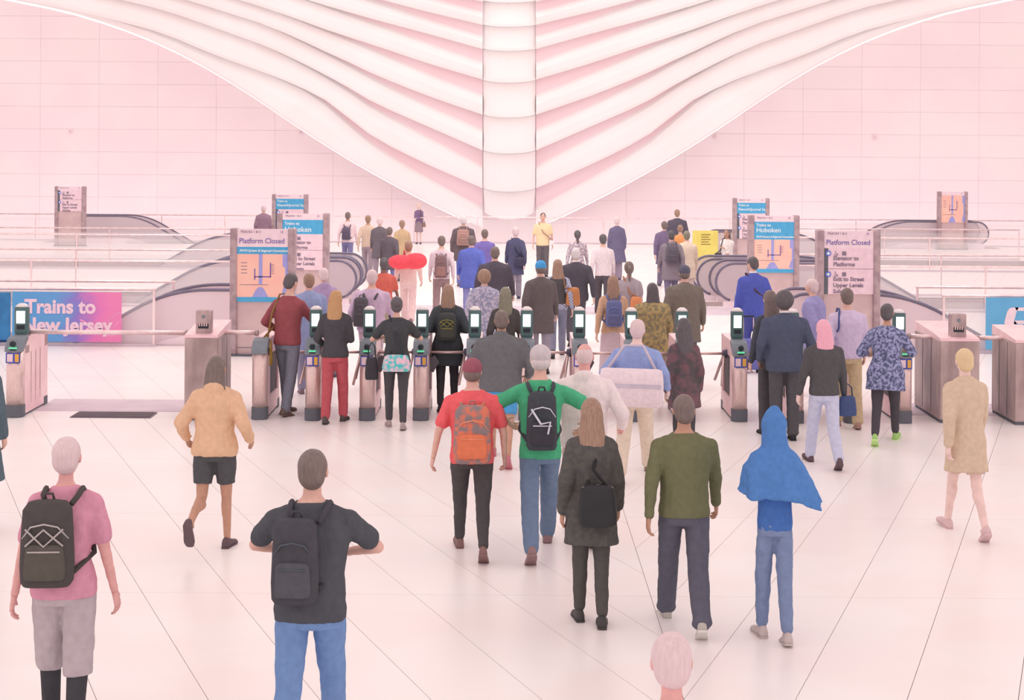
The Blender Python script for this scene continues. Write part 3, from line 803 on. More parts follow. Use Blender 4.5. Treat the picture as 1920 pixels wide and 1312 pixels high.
def bake_bodies():
    bpy.context.view_layer.update(); dg = bpy.context.evaluated_depsgraph_get()
    for o, x in BODIES:
        me = bpy.data.meshes.new_from_object(o.evaluated_get(dg)); n = len(me.vertices)
        v = [tuple(p.co) for p in me.vertices]+x.v; f = [tuple(p.vertices) for p in me.polygons]+[tuple(i+n for i in q) for q in x.f]
        m2 = bpy.data.meshes.new('body'); m2.from_pydata(v, [], f); m2.materials.append(o.data.materials[0])
        m2.polygons.foreach_set('use_smooth', [True]*len(f)); m2.update()
        o.modifiers.clear(); o.data = m2
def person(label, x, hy, h=1.72, face=0.0, pose='walk', ph=1, top=('long',(200,200,200)), bot=('pants',(90,90,100)), hair=('short','dark'),
           skin='light', shoes=(80,74,80), w=1.0, lean=.05, turn=0.0, nod=0.0, hands=None, pole=None, fold=.012, group=None, eyes=False, slip=0.0, at=None, sole=None, amp=1.0):
    k = h/1.75
    q = G(x, hy, h) if at is None else Vector((at[0], at[1], 0))
    near = q.y < 16; vox = .013 if q.y < 16 else .017 if q.y < 24 else .024
    t = empty('person', (q.x, q.y, slip), math.radians(face)); t.scale = (k, k, k)
    tag(t, label, 'person', group)
    NP[0] += 1
    # --- legs
    st = {'walk': ((.36,.06),(-.22,.42)), 'stride': ((.46,.02),(-.36,.36)), 'kick': ((.12,.04),(-.16,1.0)), 'stand': ((.03,.02),(-.02,.03)), 'step': ((.20,.10),(-.12,.16)), 'lift': ((-.02,.0),(.42,.9))}[pose]
    st = [(a*amp, b*amp) for a, b in st]
    if ph < 0: st = st[::-1]
    legs = []
    for s, (a, b) in zip((-1, 1), st):
        hip = Vector((.088*s*min(w,1.1), 0, .90)); kn = hip+Vector((.008*s, sin(a), -cos(a)))*.43
        an = kn+Vector((0, sin(a-b), -cos(a-b)))*.405
        legs.append([hip, kn, an, a-b])
    drop = min(l[2].z-.085-max(0, -l[3])*.02 for l in legs); dz = Vector((0,0,-drop))
    for l in legs: l[0] += dz; l[1] += dz; l[2] += dz
    zz = dz.z
    Lr = Matrix.Rotation(-lean, 3, 'X'); piv = Vector((0, 0, .93))
    T = lambda p: (Lr @ (Vector(p)-piv))+piv+dz
    fem = hair[0] in ('long', 'bun', 'pony', 'hijab') or (len(hair) > 2 and hair[2] == 'f')
    sw = (.156 if fem else .178)*w
    prof = ([(.80,.150,.100),(.90,.168,.118),(.98,.150,.108),(1.08,.125,.095),(1.20,.135,.105),(1.31,.150,.116),(1.38,.128,.098),(1.44,.078,.072),(1.49,.052,.056)] if fem else
            [(.80,.145,.100),(.90,.160,.115),(.98,.152,.110),(1.08,.148,.108),(1.20,.160,.118),(1.31,.174,.124),(1.39,.150,.104),(1.445,.092,.078),(1.495,.058,.060)])
    prof = [(z, a*w, b*(w+.0)) for z, a, b in prof]
    def torso(mb, z0, z1, inf, flare=0.0, fz=1.0, n=18):
        zs = [z0]+[p[0] for p in prof if z0+.02 < p[0] < z1-.005]+[z1]; rings = []
        for z in zs:
            zc = min(max(z, prof[0][0]), prof[-1][0])
            for i in range(len(prof)-1):
                if prof[i][0] <= zc <= prof[i+1][0]:
                    f = (zc-prof[i][0])/(prof[i+1][0]-prof[i][0]); a = prof[i][1]*(1-f)+prof[i+1][1]*f; b = prof[i][2]*(1-f)+prof[i+1][2]*f; break
            e = flare*max(0, (fz-z)/(fz-.6)) if flare else 0
            rings.append([T(v) for v in ell2(0, -.004, z, a+inf+e, b+inf+e*.7, n, 2.3)])
        mb.loft(rings)
    # --- arms
    arms = []
    sz = {'walk': .20, 'stride': .26, 'kick': .2, 'stand': .02, 'step': .12, 'lift': .12}[pose]*amp
    for i, s in enumerate((-1, 1)):
        sh = T((sw*s, 0, 1.375)); f = 1 if ph > 0 else -1
        tg = Vector((.235*w*s+.02*s, sz*s*f+.06, .86+abs(sz)*.12))
        if hands and hands[i] is not None: tg = Vector(hands[i])
        pl = Vector((.35*s, -1, -.1))
        if pole and pole[i] is not None: pl = Vector(pole[i])
        el, wr = ik(sh, tg+dz, .285, .255, pl); arms.append((sh, el, wr))
    # --- body (one surface), head and hands in the same mesh
    mb = MB(); torso(mb, .80, 1.49, 0, n=14)
    for (hip, kn, an, aa) in legs:
        bare = bot[0] in ('shorts','skirt','miniskirt','capri','longskirt'); bk = 1 if bare else .78
        mb.cap(hip, kn, .078*min(w,1.1)*bk, .052*bk, 10)
        if bare: mb.cap(kn+Vector((0,-.012,-.07)), kn+(an-kn)*.45+Vector((0,-.012,0)), .050, .046, 8)
        mb.cap(kn, an, .050*bk, .034*bk, 10); mb.cap(an, an+Vector((0,.09,-.045)), .030, .024, 8)
    for sh, el, wr in arms:
        mb.cap(sh, el, .046, .037, 10); mb.cap(el, wr, .036, .0255, 10)
    nb = T((0, .0, 1.44)); hc = T((0, .022, 1.632)); 
    mb.cap(nb, hc-Vector((0,.015,.06)), .056 if not fem else .047, .052 if not fem else .044, 10)
    body = mb.obj('body', skin_m(skin), t); remesh(body, vox*1.15 if near else vox, 3); extra = MB(); BODIES.append((body, extra))
    Rh = Lr @ Matrix.Rotation(turn, 3, 'Z') @ Matrix.Rotation(-nod, 3, 'X')
    head_geo(extra, hc, Rh)
    # head and hands: own fine mesh parts continuing the body
    hd = body
    for s in (-1, 1) if (eyes or near) else ():
        MB().ell(hc+Rh @ Vector((.031*s, .083, .012)), .0125, .008, .007, 10, 6, Rh).obj('eye', EYEW, hd, True)
        MB().ell(hc+Rh @ Vector((.031*s, .089, .012)), .0058, .004, .0058, 8, 6, Rh).obj('pupil', EYE, hd, True)
        MB().tube([hc+Rh @ Vector((.014*s, .097, .030)), hc+Rh @ Vector((.032*s, .094, .036)), hc+Rh @ Vector((.05*s, .082, .030))], .004, 6).obj('eyebrow', hair_m(hair[1]), hd, True)
    if eyes or near:
        MB().ell(hc+Rh @ Vector((0, .095, -.056)), .022, .007, .006, 10, 6, Rh).obj('mouth', LIPS, hd, True)
    for s, (sh, el, wr) in zip((-1, 1), arms):
        d = (wr-el).normalized(); inward = Vector((-s, 0.15, 0)) if abs(d.z) > .5 else Vector((-s*.3, 0, -1))
        hand_geo(extra, wr+d*.004, d, inward-d*inward.dot(d), 1 if (inward.cross(d)).dot(Vector((0,1,0))) > 0 else -1, 1.0)
    # --- trousers, skirts, shorts
    kind, col = bot[0], bot[1]; bm = cloth(*bot[1:]) if len(bot) > 2 else cloth(col)
    b = MB()
    if kind in ('pants', 'jeans', 'leggings', 'wide', 'capri'):
        inf = {'pants': .026, 'jeans': .020, 'leggings': .007, 'wide': .05, 'capri': .018}[kind]; zt = 1.0
        torso(b, .80, zt, .010)
        for hip, kn, an, aa in legs:
            e = an+(kn-an)*(.34 if kind == 'capri' else .03 if kind != 'leggings' else .08)
            b.cap(hip-Vector((0,0,.02)), kn, .090*min(w,1.1), .059+inf*.8, 12); b.cap(kn, e, .058+inf*.85, .041+inf*1.15, 12); b.cap(kn+Vector((0,-.010,-.07)), kn+(an-kn)*.45+Vector((0,-.010,0)), .050+inf*.8, .048+inf*.8, 10)
            if kind in ('pants','wide'): b.tube([e+(kn-e)*.12, e-(kn-e)*.06], [.040+inf, .046+inf*1.25], 12)
    elif kind in ('shorts', 'longshorts'):
        torso(b, .80, 1.0, .012)
        for hip, kn, an, aa in legs:
            e = hip+(kn-hip)*(.72 if kind == 'shorts' else 1.18)
            b.tube([hip+(hip-kn)*.1, hip-Vector((0,0,.02)), hip+(kn-hip)*.5, e], [.07, .098*min(w,1.1), .094, .088], 12)
    elif kind in ('skirt', 'longskirt', 'miniskirt'):
        z0 = {'skirt': .50, 'longskirt': .22, 'miniskirt': .62}[kind]
        ky = (legs[0][1].y+legs[1][1].y)/2
        rings = []
        for z, a, c_ in ((1.0,.15,.11),(.92,.175,.13),(.82,.19,.145),(z0+.1,.21,.18),(z0,.22,.20)):
            rings.append([Vector((v.x*w, v.y+ky*(1-(z-z0)/(1-z0))*.6, v.z))+dz for v in ell2(0, 0, z, a, c_+ (abs(legs[0][1].y-legs[1][1].y)*.4*(1-(z-z0)/(1-z0))), 24, 2.0)])
        b.loft(rings)
    ob = b.obj({'pants': 'trousers', 'jeans': 'jeans', 'leggings': 'leggings', 'wide': 'trousers', 'capri': 'trousers', 'shorts': 'shorts', 'longshorts': 'shorts', 'skirt': 'skirt', 'longskirt': 'skirt', 'miniskirt': 'skirt'}[kind], bm, t)
    remesh(ob, vox, 3, fold*.8)
    if kind == 'longshorts' and len(bot) > 2: pass
    # --- top
    kind, col = top[0], top[1]; tm = cloth(*top[1:]) if len(top) > 2 else cloth(col)
    hem = {'tee': .84, 'long': .86, 'crop': .93, 'coat': .62, 'longcoat': .48, 'blazer': .80, 'tunic': .68, 'sleeveless': .88, 'cape': .60, 'hoodie': .85}[kind]
    inf = {'tee': .020, 'long': .020, 'crop': .018, 'coat': .040, 'longcoat': .042, 'blazer': .032, 'tunic': .03, 'sleeveless': .016, 'cape': .03, 'hoodie': .040}[kind]
    b = MB()
    if kind == 'cape':
        rings = []
        for z, a, c_ in ((1.08,.36,.24),(1.13,.34,.23),(1.2,.31,.21),(1.32,.27,.18),(1.42,.20,.14),(1.47,.12,.115),(1.55,.11,.12),(1.66,.105,.125),(1.73,.085,.10),(1.79,.03,.045)):
            q_ = [v for v in ell2(.05 if z < 1.16 else .02 if z < 1.3 else 0, 0, z, a*.9, c_, 40, 2)]; rp = .09*max(0, min(1, (1.45-z)/.35)); rings.append([T((v.x*(1+rp*sin(j*2*pi*7/40)), v.y*(1+rp*sin(j*2*pi*7/40)), v.z-(.05*v.x/.3 if z < 1.16 else 0)+.03*(rp/.09)*sin(j*2*pi*3/40))) for j, v in enumerate(q_)])
        b.loft(rings)
        ib = MB(); torso(ib, .84, 1.3, .014); remesh(ib.obj('shirt', cloth((48,96,176)), t), vox, 3)
    else:
        torso(b, hem, 1.475 if kind != 'sleeveless' else 1.45, inf, {'coat': .05, 'longcoat': .09, 'tunic': .07, 'tee': .012, 'long': .01, 'blazer': .02, 'hoodie': .0}.get(kind, 0), 1.08)
        if hem < .80 or kind == 'blazer':
            pass
        for sh, el, wr in arms:
            if kind == 'sleeveless': continue
            b.cap(sh, sh+(el-sh)*(.68 if kind == 'tee' else 1), .054+inf*.5, (.054 if kind == 'tee' else .046)+inf*.5, 12); b.cap(T((sw*.45*(-1 if sh is arms[0][0] else 1), 0, 1.405)), sh, .050+inf*.5, .050+inf*.5, 12)
            if kind != 'tee': b.cap(el, el+(wr-el)*.93, .043+inf*.5, .030+inf*.45, 12)
        if kind in ('coat', 'longcoat', 'blazer', 'hoodie'): b.tube([T((0,-.01,1.44)), T((0,-.004,1.50))], [.085,.070], 14)
        if kind == 'hoodie': b.ell(T((0,-.085,1.46)), .10, .055, .07, 12, 8)
    nm = {'tee': 't_shirt', 'long': 'shirt', 'crop': 'top', 'coat': 'coat', 'longcoat': 'coat', 'blazer': 'blazer', 'tunic': 'tunic', 'sleeveless': 'sleeveless_top', 'cape': 'hooded_cape', 'hoodie': 'hoodie'}[kind]
    ot = b.obj(nm, tm, t); remesh(ot, vox, 3, fold)
    if kind == 'blazer':
        MB().loft([[T(v) for v in ell2(0, -.004, z, a, a*.98, 14)] for z, a in ((1.475,.066),(1.525,.060))]).obj('shirt_collar', cloth((250,226,226)), t, True)
    # --- hair
    hs, hcn = hair[0], hair[1]; hmr = hair_m(hcn); b = MB()
    H = lambda v: hc+Rh @ Vector(v)
    if hs != 'cape':
        if hs == 'bald': b.ell(H((0,-.02,.012)), .0775, .084, .085, 16, 10, Rh)
        elif hs == 'cap': pass
        else:
            b.ell(H((0,-.014,.030)), .084, .100, .098, 18, 12, Rh); b.ell(H((0,-.045,-.012)), .079, .062, .085, 16, 10, Rh)
        if hs in ('long', 'longer'):
            dn = -.30 if hs == 'long' else -.42
            rr = []
            for z, a, c_, y in ((.06,.075,.05,-.05),(0,.090,.062,-.055),(-.08,.098,.060,-.065),(-.17,.105,.052,-.085),(dn*.85,.098,.040,-.11),(dn-.05,.05,.022,-.115)):
                rr.append([hc+Vector((0,-.012,0))+Matrix.Rotation(turn*.5,3,'Z') @ v+Vector((0,-.0,0)) for v in ell2(0, y, z, a, c_, 18, 2.1)])
            b.loft(rr)
        elif hs == 'pony':
            b.tube([H((0,-.11,.04)), H((0,-.15,0)), H((0,-.15,-.10)), H((0,-.13,-.22))], [.028,.036,.034,.012], 10)
        elif hs == 'bun': b.ell(H((0,-.105,.03)), .045, .04, .045, 12, 8)
        elif hs == 'puffy': b.ell(H((0,-.03,.02)), .115, .115, .125, 18, 12)
        if b.v:
            oh = b.obj('hair', hmr, t); remesh(oh, min(vox, .014) if hs != 'bald' else .012, 2, .010 if hs != 'bald' else 0)
        if hs == 'cap':
            cm = cloth(hair[2])
            MB().ell(H((0,-.03,-.02)), .080, .078, .07, 14, 8, Rh).obj('hair', hmr, t, True)
            b = MB(); b.ell(H((0,-.010,.040)), .088, .104, .090, 18, 10, Rh); cp = b.obj('cap', cm, t, True)
            b = MB(); b.loft([[H((x_,y_,.045+zq-abs(x_)*.15)) for x_, y_ in ((-.07,.06),(-.055,.13),(-.02,.165),(.02,.165),(.055,.13),(.07,.06))] for zq in (0,.008)]); b.obj('peak', cm, cp)
    # --- shoes
    for s, l in zip((-1, 1), legs):
        pitch = max(0, -l[3])*.9 if l[2].z-.085 > .015 or l[3] < -.2 else 0
        if l[3] > .12: pitch = -min(.25, (l[3]-.1)*.8)
        shoe('shoe', l[2], -.08*s, pitch, mat('shoe_leather', shoes, .6), t, 1.0, mat('shoe_sole', sole, .7) if sole else None)
    t['_k'] = k
    info = dict(legs=legs, root=t, T=T, arms=arms, k=k, hc=hc, sw=sw, dz=dz, w=w, face=math.radians(face))
    del t['_k']
    return info
def W(i, p):        # from a person's own space to the hall
    return Matrix.Translation(i['root'].location) @ Matrix.Rotation(i['face'], 4, 'Z') @ (Vector(p)*i['k'])
def wear(i, name, base, label, cat_):
    t = empty(name, W(i, base), i['face']); t.scale = (i['k'],)*3; tag(t, label, cat_)
    return t, (lambda p: Vector(p)-Vector(base))
def rbox(mb, c, hx, hy, hz, n=20, e=3.5, taper=.9):
    rr = []
    for f, s in ((-1,.86),(-.9,.97),(-.5,1),(.3,1*(1+taper)/2),(.8,taper),(.96,taper*.8),(1,taper*.5)):
        rr.append([Vector(c)+v for v in ell2(0, 0, hz*f, hx*s, hy*s, n, e)])
    mb.loft(rr); return mb
def backpack(i, col, label, col2=None, hx=.145, hz=.23, z=1.20, dx=0, trim=None, c2=None, slant=False):
    d = i['T']((dx, -.215-.02, z)); t, q = wear(i, 'backpack', d, label, 'backpack')
    m = cloth(col, c2, 14) if c2 else cloth(col)
    b = rbox(MB(), (0,0,0), hx, .085, hz); o = b.obj('pack', m, t, True)
    b = rbox(MB(), (0,-.075,-hz*.38), hx*.78, .035, hz*.42); b.obj('front_pocket', cloth(col2 or tuple(int(v*.85) for v in col)), t, True)
    MB().tube([(-.03,.04,hz-.01),(-.02,.04,hz+.03),(.02,.04,hz+.03),(.03,.04,hz-.01)], .008, 6).obj('carry_loop', m, t, True)
    for s in (-1, 1):
        pts = [(s*.07-dx, .06, hz*.85), (s*.10-dx, .12, .245), (s*.105-dx, .22, .265), (s*.115-dx, .335, .16), (s*.135-dx, .345, 0), (s*.165-dx, .26, -.12), (s*hx*.9, .06, -hz*.75)]
        MB().tube(pts, .017, 6).obj('shoulder_strap', m, t, True)
    tr = mat('bag_trim', trim or tuple(min(255,int(v*1.25+25)) for v in col), .6)
    MB().tube([(-hx*.86,-.055,hz*.15),(-hx*.5,-.092,hz*.45),(0,-.098,hz*.52),(hx*.5,-.092,hz*.45),(hx*.86,-.055,hz*.15)], .005, 5).obj('zip', tr, t, True)
    MB().tube([(-hx*.6,-.108,-hz*.12),(hx*.6,-.108,-hz*.12)], .005, 5).obj('pocket_zip', tr, t, True)
    if trim and slant: MB().tube([(-hx*.7,-.09,hz*.45),(-hx*.1,-.115,-hz*.05),(hx*.5,-.115,hz*.02),(hx*.35,-.112,-hz*.4)], .009, 6).obj('pale_strap', tr, t, True)
    if trim and not slant:
        MB().tube([(-hx*.7,-.09,hz*.4),(0,-.105,-.0),(hx*.7,-.09,hz*.4)], .006, 5).obj('cord', tr, t, True)
        MB().tube([(-hx*.7,-.09,0),(0,-.105,hz*.4),(hx*.7,-.09,0)], .006, 5).obj('cord', tr, t, True)
    return t
def handbag(i, pos, label, col, hx=.14, hy=.05, hz=.12, strap=None, c2=None, name='handbag', shoulder=None, scol=None, pat='noise', cross=None):
    t, q = wear(i, name, Vector(pos)+i['dz']*0, label, 'bag')
    m = cloth(col, c2, 16, pat) if c2 else mat('bag_leather', col, .55, 0, None, 8, .3)
    rbox(MB(), (0,0,0), hx, hy, hz, taper=.82).obj('bag_body', m, t, True)
    MB().tube([(-hx*.8, 0, hz*.86), (0, 0, hz*.98), (hx*.8, 0, hz*.86)], .006, 6).obj('zip', mat('bag_zip', (170,140,130), .5), t, True)
    sm = mat('bag_strap', scol or tuple(int(v*.8) for v in col), .6)
    if shoulder is not None:
        s = q(i['T']((i['sw']*.62*shoulder, 0, 1.495)))
        fr = q(i['T']((i['sw']*.8*shoulder, .15, 1.25))); bk = q(i['T']((i['sw']*.8*shoulder, -.155, 1.25)))
        if cross:
            fr = q(i['T']((0, .165, 1.22))); bk = q(i['T']((0, -.165, 1.22)))
        MB().tube([(-hx*.5,.02,hz*.9) , fr, s+Vector((0,.05,0)), s+Vector((0,-.05,0)), bk, (hx*.5,-.02,hz*.9)], .013, 6).obj('strap', sm, t, True)
    elif strap:
        MB().tube([(-hx*.55,0,hz*.9),(-hx*.45,0,hz+strap*.7),(0,0,hz+strap),(hx*.45,0,hz+strap*.7),(hx*.55,0,hz*.9)], .008, 6).obj('handle', sm, t, True)
    return t
BLK, NAVY, JEAN = (44,44,50), (52,58,84), (84,100,134)
pp = person
# ---- foreground, from the left
a = pp('person in a pink shirt and grey shorts over black leggings, leftmost in the foreground', 122, 826, 1.74, 4, 'step', 1, ('tee',(226,140,164)), ('longshorts',(192,168,174)), ('short','mauve','f'), 'pink', BLK, 1.02, hands=[(-.29,-.02,.80),(.31,.05,.74)], fold=.02)
lg = MB()
for hip, kn, an, _ in a['legs']: lg.cap(kn+(hip-kn)*.2, kn, .072, .064, 12); lg.cap(kn, an, .066, .050, 12)
o = lg.obj('leggings', cloth(BLK), a['root']); remesh(o, .014, 3)
backpack(a, (58,52,52), 'dark backpack with pale cords on the pink-shirted person at the left', (72,66,58), .15, .24, 1.19, -.05, (200,180,176))
a = pp('man in a black T-shirt and blue jeans with his elbows held out, foreground', 584, 838, 1.78, -3, 'walk', -1, ('tee',(58,60,68)), ('jeans',(100,134,190)), ('short','dark'), 'light', (214,190,190), 1.12,
       hands=[(-.13,.30,1.13),(.13,.30,1.13)], pole=[(-1,-.15,-.1),(1,-.15,-.1)], fold=.02)
backpack(a, (50,50,58), 'flat black backpack on the man in the black T-shirt and blue jeans', (64,64,72), .125, .22, 1.20, -.045)
a = pp('woman in a loose tan top and black shorts in front of the fare cabinet', 404, 672, 1.64, -6, 'kick', -1, ('hoodie',(238,180,142)), ('shorts',(62,62,66)), ('long','dark'), 'tan', (110,84,90), 1.08, hands=[(-.30,.10,.98),(.30,.12,.98)], fold=.024)
a = pp('boyish walker in a red T-shirt, maroon cap and black leggings', 886, 668, 1.69, 2, 'walk', 1, ('tee',(252,84,90)), ('leggings',(60,54,56)), ('cap','dark',(150,70,86)), 'light', (150,108,104), 1.10, hands=[(-.34,.05,.88),(.29,.06,.88)], fold=.02)
a_red = a
backpack(a, (226,104,76), 'patterned orange and grey backpack on the walker in the red T-shirt', (240,110,70), .165, .25, 1.12, 0, None, (128,108,110))
a = pp('tall person in a bright green shirt and blue jeans with a pale grey cap', 1014, 634, 1.84, 2, 'stride', -1, ('tee',(56,170,116)), ('jeans',(96,116,148)), ('cap','grey',(214,192,196)), 'light', (160,120,120), .95, hands=[(-.27,.12,1.12),(.36,.14,1.08)], pole=[(-1,-.2,-.5),(1,-.2,-.5)], fold=.02)
backpack(a, (46,50,58), 'black backpack with a white slanting strap on the green-shirted person', (40,40,48), .125, .23, 1.17, 0, (236,222,232), slant=True)
a = pp('person in a white shirt with a bare pink head, right of the green shirt', 1096, 640, 1.76, -4, 'walk', 1, ('hoodie',(250,222,222)), ('pants',(214,178,172)), ('bald','mauve'), 'pink', (120,90,84), 1.10, hands=[(-.30,.1,1.0),(.34,.12,1.02)], fold=.02)
a = pp('short person in a dark coat walking, before the white shirt', 1110, 752, 1.62, 2, 'step', 1, ('coat',(70,66,62),(58,56,56)), ('leggings',(66,62,60)), ('long','brown'), 'tan', (80,72,72), .88, fold=.02, amp=.7)
handbag(a, (.03,-.22,.98), 'black shoulder bag with a silver clip on the back of the dark coat', (50,48,50), .15, .07, .16, shoulder=1, cross=True)
a = pp('man in an olive sweater and rolled navy trousers with pale trainers', 1284, 736, 1.70, 0, 'walk', 1, ('long',(98,96,62)), ('pants',(78,76,92)), ('short','dark'), 'tan', (204,184,176), 1.08, fold=.018, sole=(240,220,214))
a = pp('person in a flared blue hooded cape on narrow blue legs', 1454, 775, 1.60, 4, 'step', 1, ('cape',(62,116,190)), ('leggings',(112,128,168)), ('cape','dark'), 'light', (214,186,182), .78, fold=.025, amp=.8, hands=[(-.10,.16,1.2),(.10,.16,1.2)])
a = pp('faint beige-clad walker at the right in front of the wide fare cabinet', 1812, 650, 1.70, 3, 'walk', 1, ('coat',(222,184,156)), ('shorts',(224,182,166)), ('short','blonde'), 'pale', (236,190,190), .80)
a = pp('person in pale mauve cut off at the bottom frame edge', 1262, 1204, 1.62, 0, 'stand', 1, ('long',(236,180,196)), ('pants',(214,176,200)), ('short','mauve','f'), 'pink', (200,170,180), .95)
a = pp('dark coat at the left frame edge, mostly out of the picture', -48, 640, 1.72, 0, 'stand', 1, ('longcoat',(70,88,100)), ('pants',(56,64,70)), ('short','dark'), 'light', BLK, .95)
# ---- at the turnstiles
a = pp('man in a burgundy sweater tapping the first reader, grey-blue jeans', 540, 515, 1.82, -28, 'step', 1, ('long',(146,58,66)), ('jeans',(112,112,128)), ('short','black'), 'light', (120,96,90), 1.0, hands=[(-.22,.10,1.02),(.16,.50,1.03)], nod=.35, lean=.06)
handbag(a, (-.17,-.24,.80), 'mustard yellow shoulder bag on the man in burgundy', (176,134,66), .10, .06, .17, shoulder=-1, scol=(150,110,60))
a = pp('woman with long auburn hair, black top and red trousers at a turnstile', 629, 546, 1.66, -6, 'step', -1, ('long',(54,52,58)), ('jeans',(196,70,80)), ('long','auburn'), 'light', (96,80,80), 1.0, hands=[(-.2,.22,1.0),(.12,.30,1.1)])
a = pp('woman with a dark bun, black top and leggings at a turnstile', 744, 558, 1.62, 4, 'step', 1, ('tee',(48,50,54)), ('leggings',(60,56,62)), ('bun','black'), 'light', (190,160,158), 1.02, hands=[(-.12,.26,1.2),(.12,.26,1.25)], pole=[(-1,-.2,-.6),(1,-.2,-.6)])
t_ = handbag(a, (.0,-.20,.90), 'teal and pink patterned pouch slung across the back of the woman with the bun', (60,190,192), .19, .07, .11, shoulder=-1, c2=(250,190,206), cross=True, name='waist_pouch', scol=(60,60,66))
handbag(a, (-.33,.02,.80), 'black handbag hanging left of the teal pouch', (62,56,62), .09, .05, .15, strap=.2)
a = pp('woman with long brown hair in a dark coat and black tights beyond the gate arm', 840, 535, 1.66, 0, 'step', -1, ('coat',(48,54,60)), ('leggings',(52,50,56)), ('long','brown'), 'light', (70,60,60), 1.0, hands=[(-.2,.16,1.1),(.2,.16,1.1)])
backpack(a, (50,54,54), 'black backpack with yellow cords on the long-haired woman in the dark coat', (56,58,50), .13, .19, 1.18, 0, (176,156,84))
a = pp('person in a dark grey hoodie and bright blue shorts right behind the red T-shirt', 940, 572, 1.74, -2, 'stride', 1, ('hoodie',(92,90,94)), ('shorts',(60,150,214)), ('short','dark'), 'tan', (210,120,130), 1.30, lean=.12, hands=[(-.3,.2,1.0),(.3,.2,1.0)])
a = pp('man in a navy jacket and black trousers waiting at a turnstile', 1472, 550, 1.76, 2, 'stand', 1, ('blazer',(58,66,90)), ('pants',(66,62,68)), ('puffy','black'), 'brown', (50,48,54), 1.22, hands=[(-.28,.12,.92),(.3,.14,.96)])
a = pp('person in black with longer brown hair, half hidden left of the navy jacket', 1446, 548, 1.74, 8, 'stand', -1, ('long',(56,58,70)), ('pants',(60,54,60)), ('long','dark'), 'light', (52,48,54), .88)
a = pp('woman with long pink hair, black sweater and pale blue jeans', 1546, 596, 1.63, 4, 'walk', 1, ('long',(66,62,66)), ('jeans',(206,200,226)), ('longer','pink'), 'pale', (110,84,90), 1.0, hands=[(-.28,.08,.86),(.27,.1,.84)])
handbag(a, (.30,.06,.70), 'navy handbag carried by the pink-haired woman', (70,82,124), .11, .05, .12, strap=.14)
a = pp('man in a lavender shirt and khaki trousers at a turnstile', 1590, 542, 1.74, 2, 'step', 1, ('long',(222,190,222)), ('pants',(206,168,128)), ('short','dark'), 'light', (190,140,130), 1.04)
handbag(a, (-.22,.14,.96), 'small bag with a navy strap on the man in the lavender shirt', (90,96,140), .08, .05, .10, shoulder=-1, scol=(84,88,140))
a = pp('woman in a navy and white patterned top and black leggings with neon green trainers', 1662, 566, 1.68, -18, 'walk', -1, ('tunic',(60,66,100),(150,146,190),30), ('leggings',(56,50,58)), ('short','black','f'), 'tan', (176,206,120), 1.08, hands=[(-.26,.25,1.1),(.24,.40,1.14)], lean=.14, sole=(214,236,150))
a = pp('woman in black with long dark hair behind the turnstile next to the olive sweater', 1284, 600, 1.60, 8, 'stand', 1, ('tunic',(66,58,62),(104,66,74),9), ('leggings',(56,52,56)), ('long','black'), 'tan', (60,54,58), .80)
a = pp('person in a periwinkle shirt and khaki trousers carrying a large white bag', 1192, 588, 1.73, -12, 'stride', -1, ('long',(142,156,212)), ('pants',(238,206,184)), ('short','mauve'), 'pale', (150,118,96), 1.15, lean=.2, hands=[(-.34,.1,1.0),(.34,.1,1.0)])
t, q = wear(a, 'duffel_bag', (.0,-.32,1.00), 'large white barrel bag with a grey band behind the periwinkle shirt', 'bag')
DW = cloth((246,214,220))
mb = MB(); mb.loft([[Vector((x, v.x, v.y)) for v in [Vector((cos(2*pi*j/20)*.155*s, sin(2*pi*j/20)*.205*s, 0)) for j in range(20)]] for x, s in ((-.33,.7),(-.32,.93),(-.28,1),(.28,1),(.32,.93),(.33,.7))]); mb.obj('bag_body', DW, t, True)
MB().box(-.331, .331, -.16, -.12, .02, .06).obj('band', mat('bag_band', (214,190,204), .6), t)
MB().tube([(-.25,.03,.2),(-.1,.2,.42),(.1,.2,.42),(.25,.03,.2)], .016, 6).obj('strap', mat('bag_band', (214,190,204), .6), t, True)
# ---- beyond the gates, nearest first
a = pp('man in a bright blue blazer with a leather strap walking away past the gates', 1413, 483, 1.78, 6, 'step', 1, ('blazer',(64,76,176)), ('pants',(70,76,160)), ('short','black'), 'light', (60,50,60), 1.0, turn=.5, nod=.2, hands=[(-.28,.04,.84),(.26,.1,.92)])
handbag(a, (.24,-.02,.92), 'floral shoulder bag of the man in the blue blazer', (150,96,106), .13, .06, .12, shoulder=-1, c2=(236,190,190), cross=True, scol=(96,62,66))
t, q = wear(a, 'rolling_suitcase', (-.16,-.42,.0), 'small dark blue rolling suitcase behind the man in the blue blazer', 'suitcase')
MB().box(-.17,.17,-.10,.10,.05,.52).obj('case', cloth((100,98,176)), t, False, .03)
for s in (-1,1):
    MB().tube([(s*.08,.08,.50),(s*.08,.10,.86)], .008, 6).obj('handle_rod', STEEL, t, True)
    MB().tube([(s*.12-.015,0,.035),(s*.12+.015,0,.035)], .035, 12).obj('wheel', DARK, t, True)
MB().tube([(-.09,.10,.86),(.09,.10,.86)], .014, 8).obj('handle_grip', DARK, t, True)
a = pp('person in faded blue denim just beyond the man in burgundy', 580, 514, 1.70, 10, 'step', 1, ('coat',(142,150,196)), ('jeans',(150,140,170)), ('short','brown'), 'light', (150,120,130), 1.0)
a = pp('person in a purple top in front of the Hoboken sign', 608, 500, 1.66, 20, 'walk', 1, ('hoodie',(168,134,176)), ('pants',(150,130,160)), ('short','mauve','f'), 'light', (130,110,120), 1.05)
a = pp('broad man in a lavender shirt beyond the turnstiles', 697, 503, 1.74, -4, 'walk', 1, ('long',(216,176,204)), ('pants',(200,160,176)), ('short','mauve'), 'light', (140,110,120), 1.2)
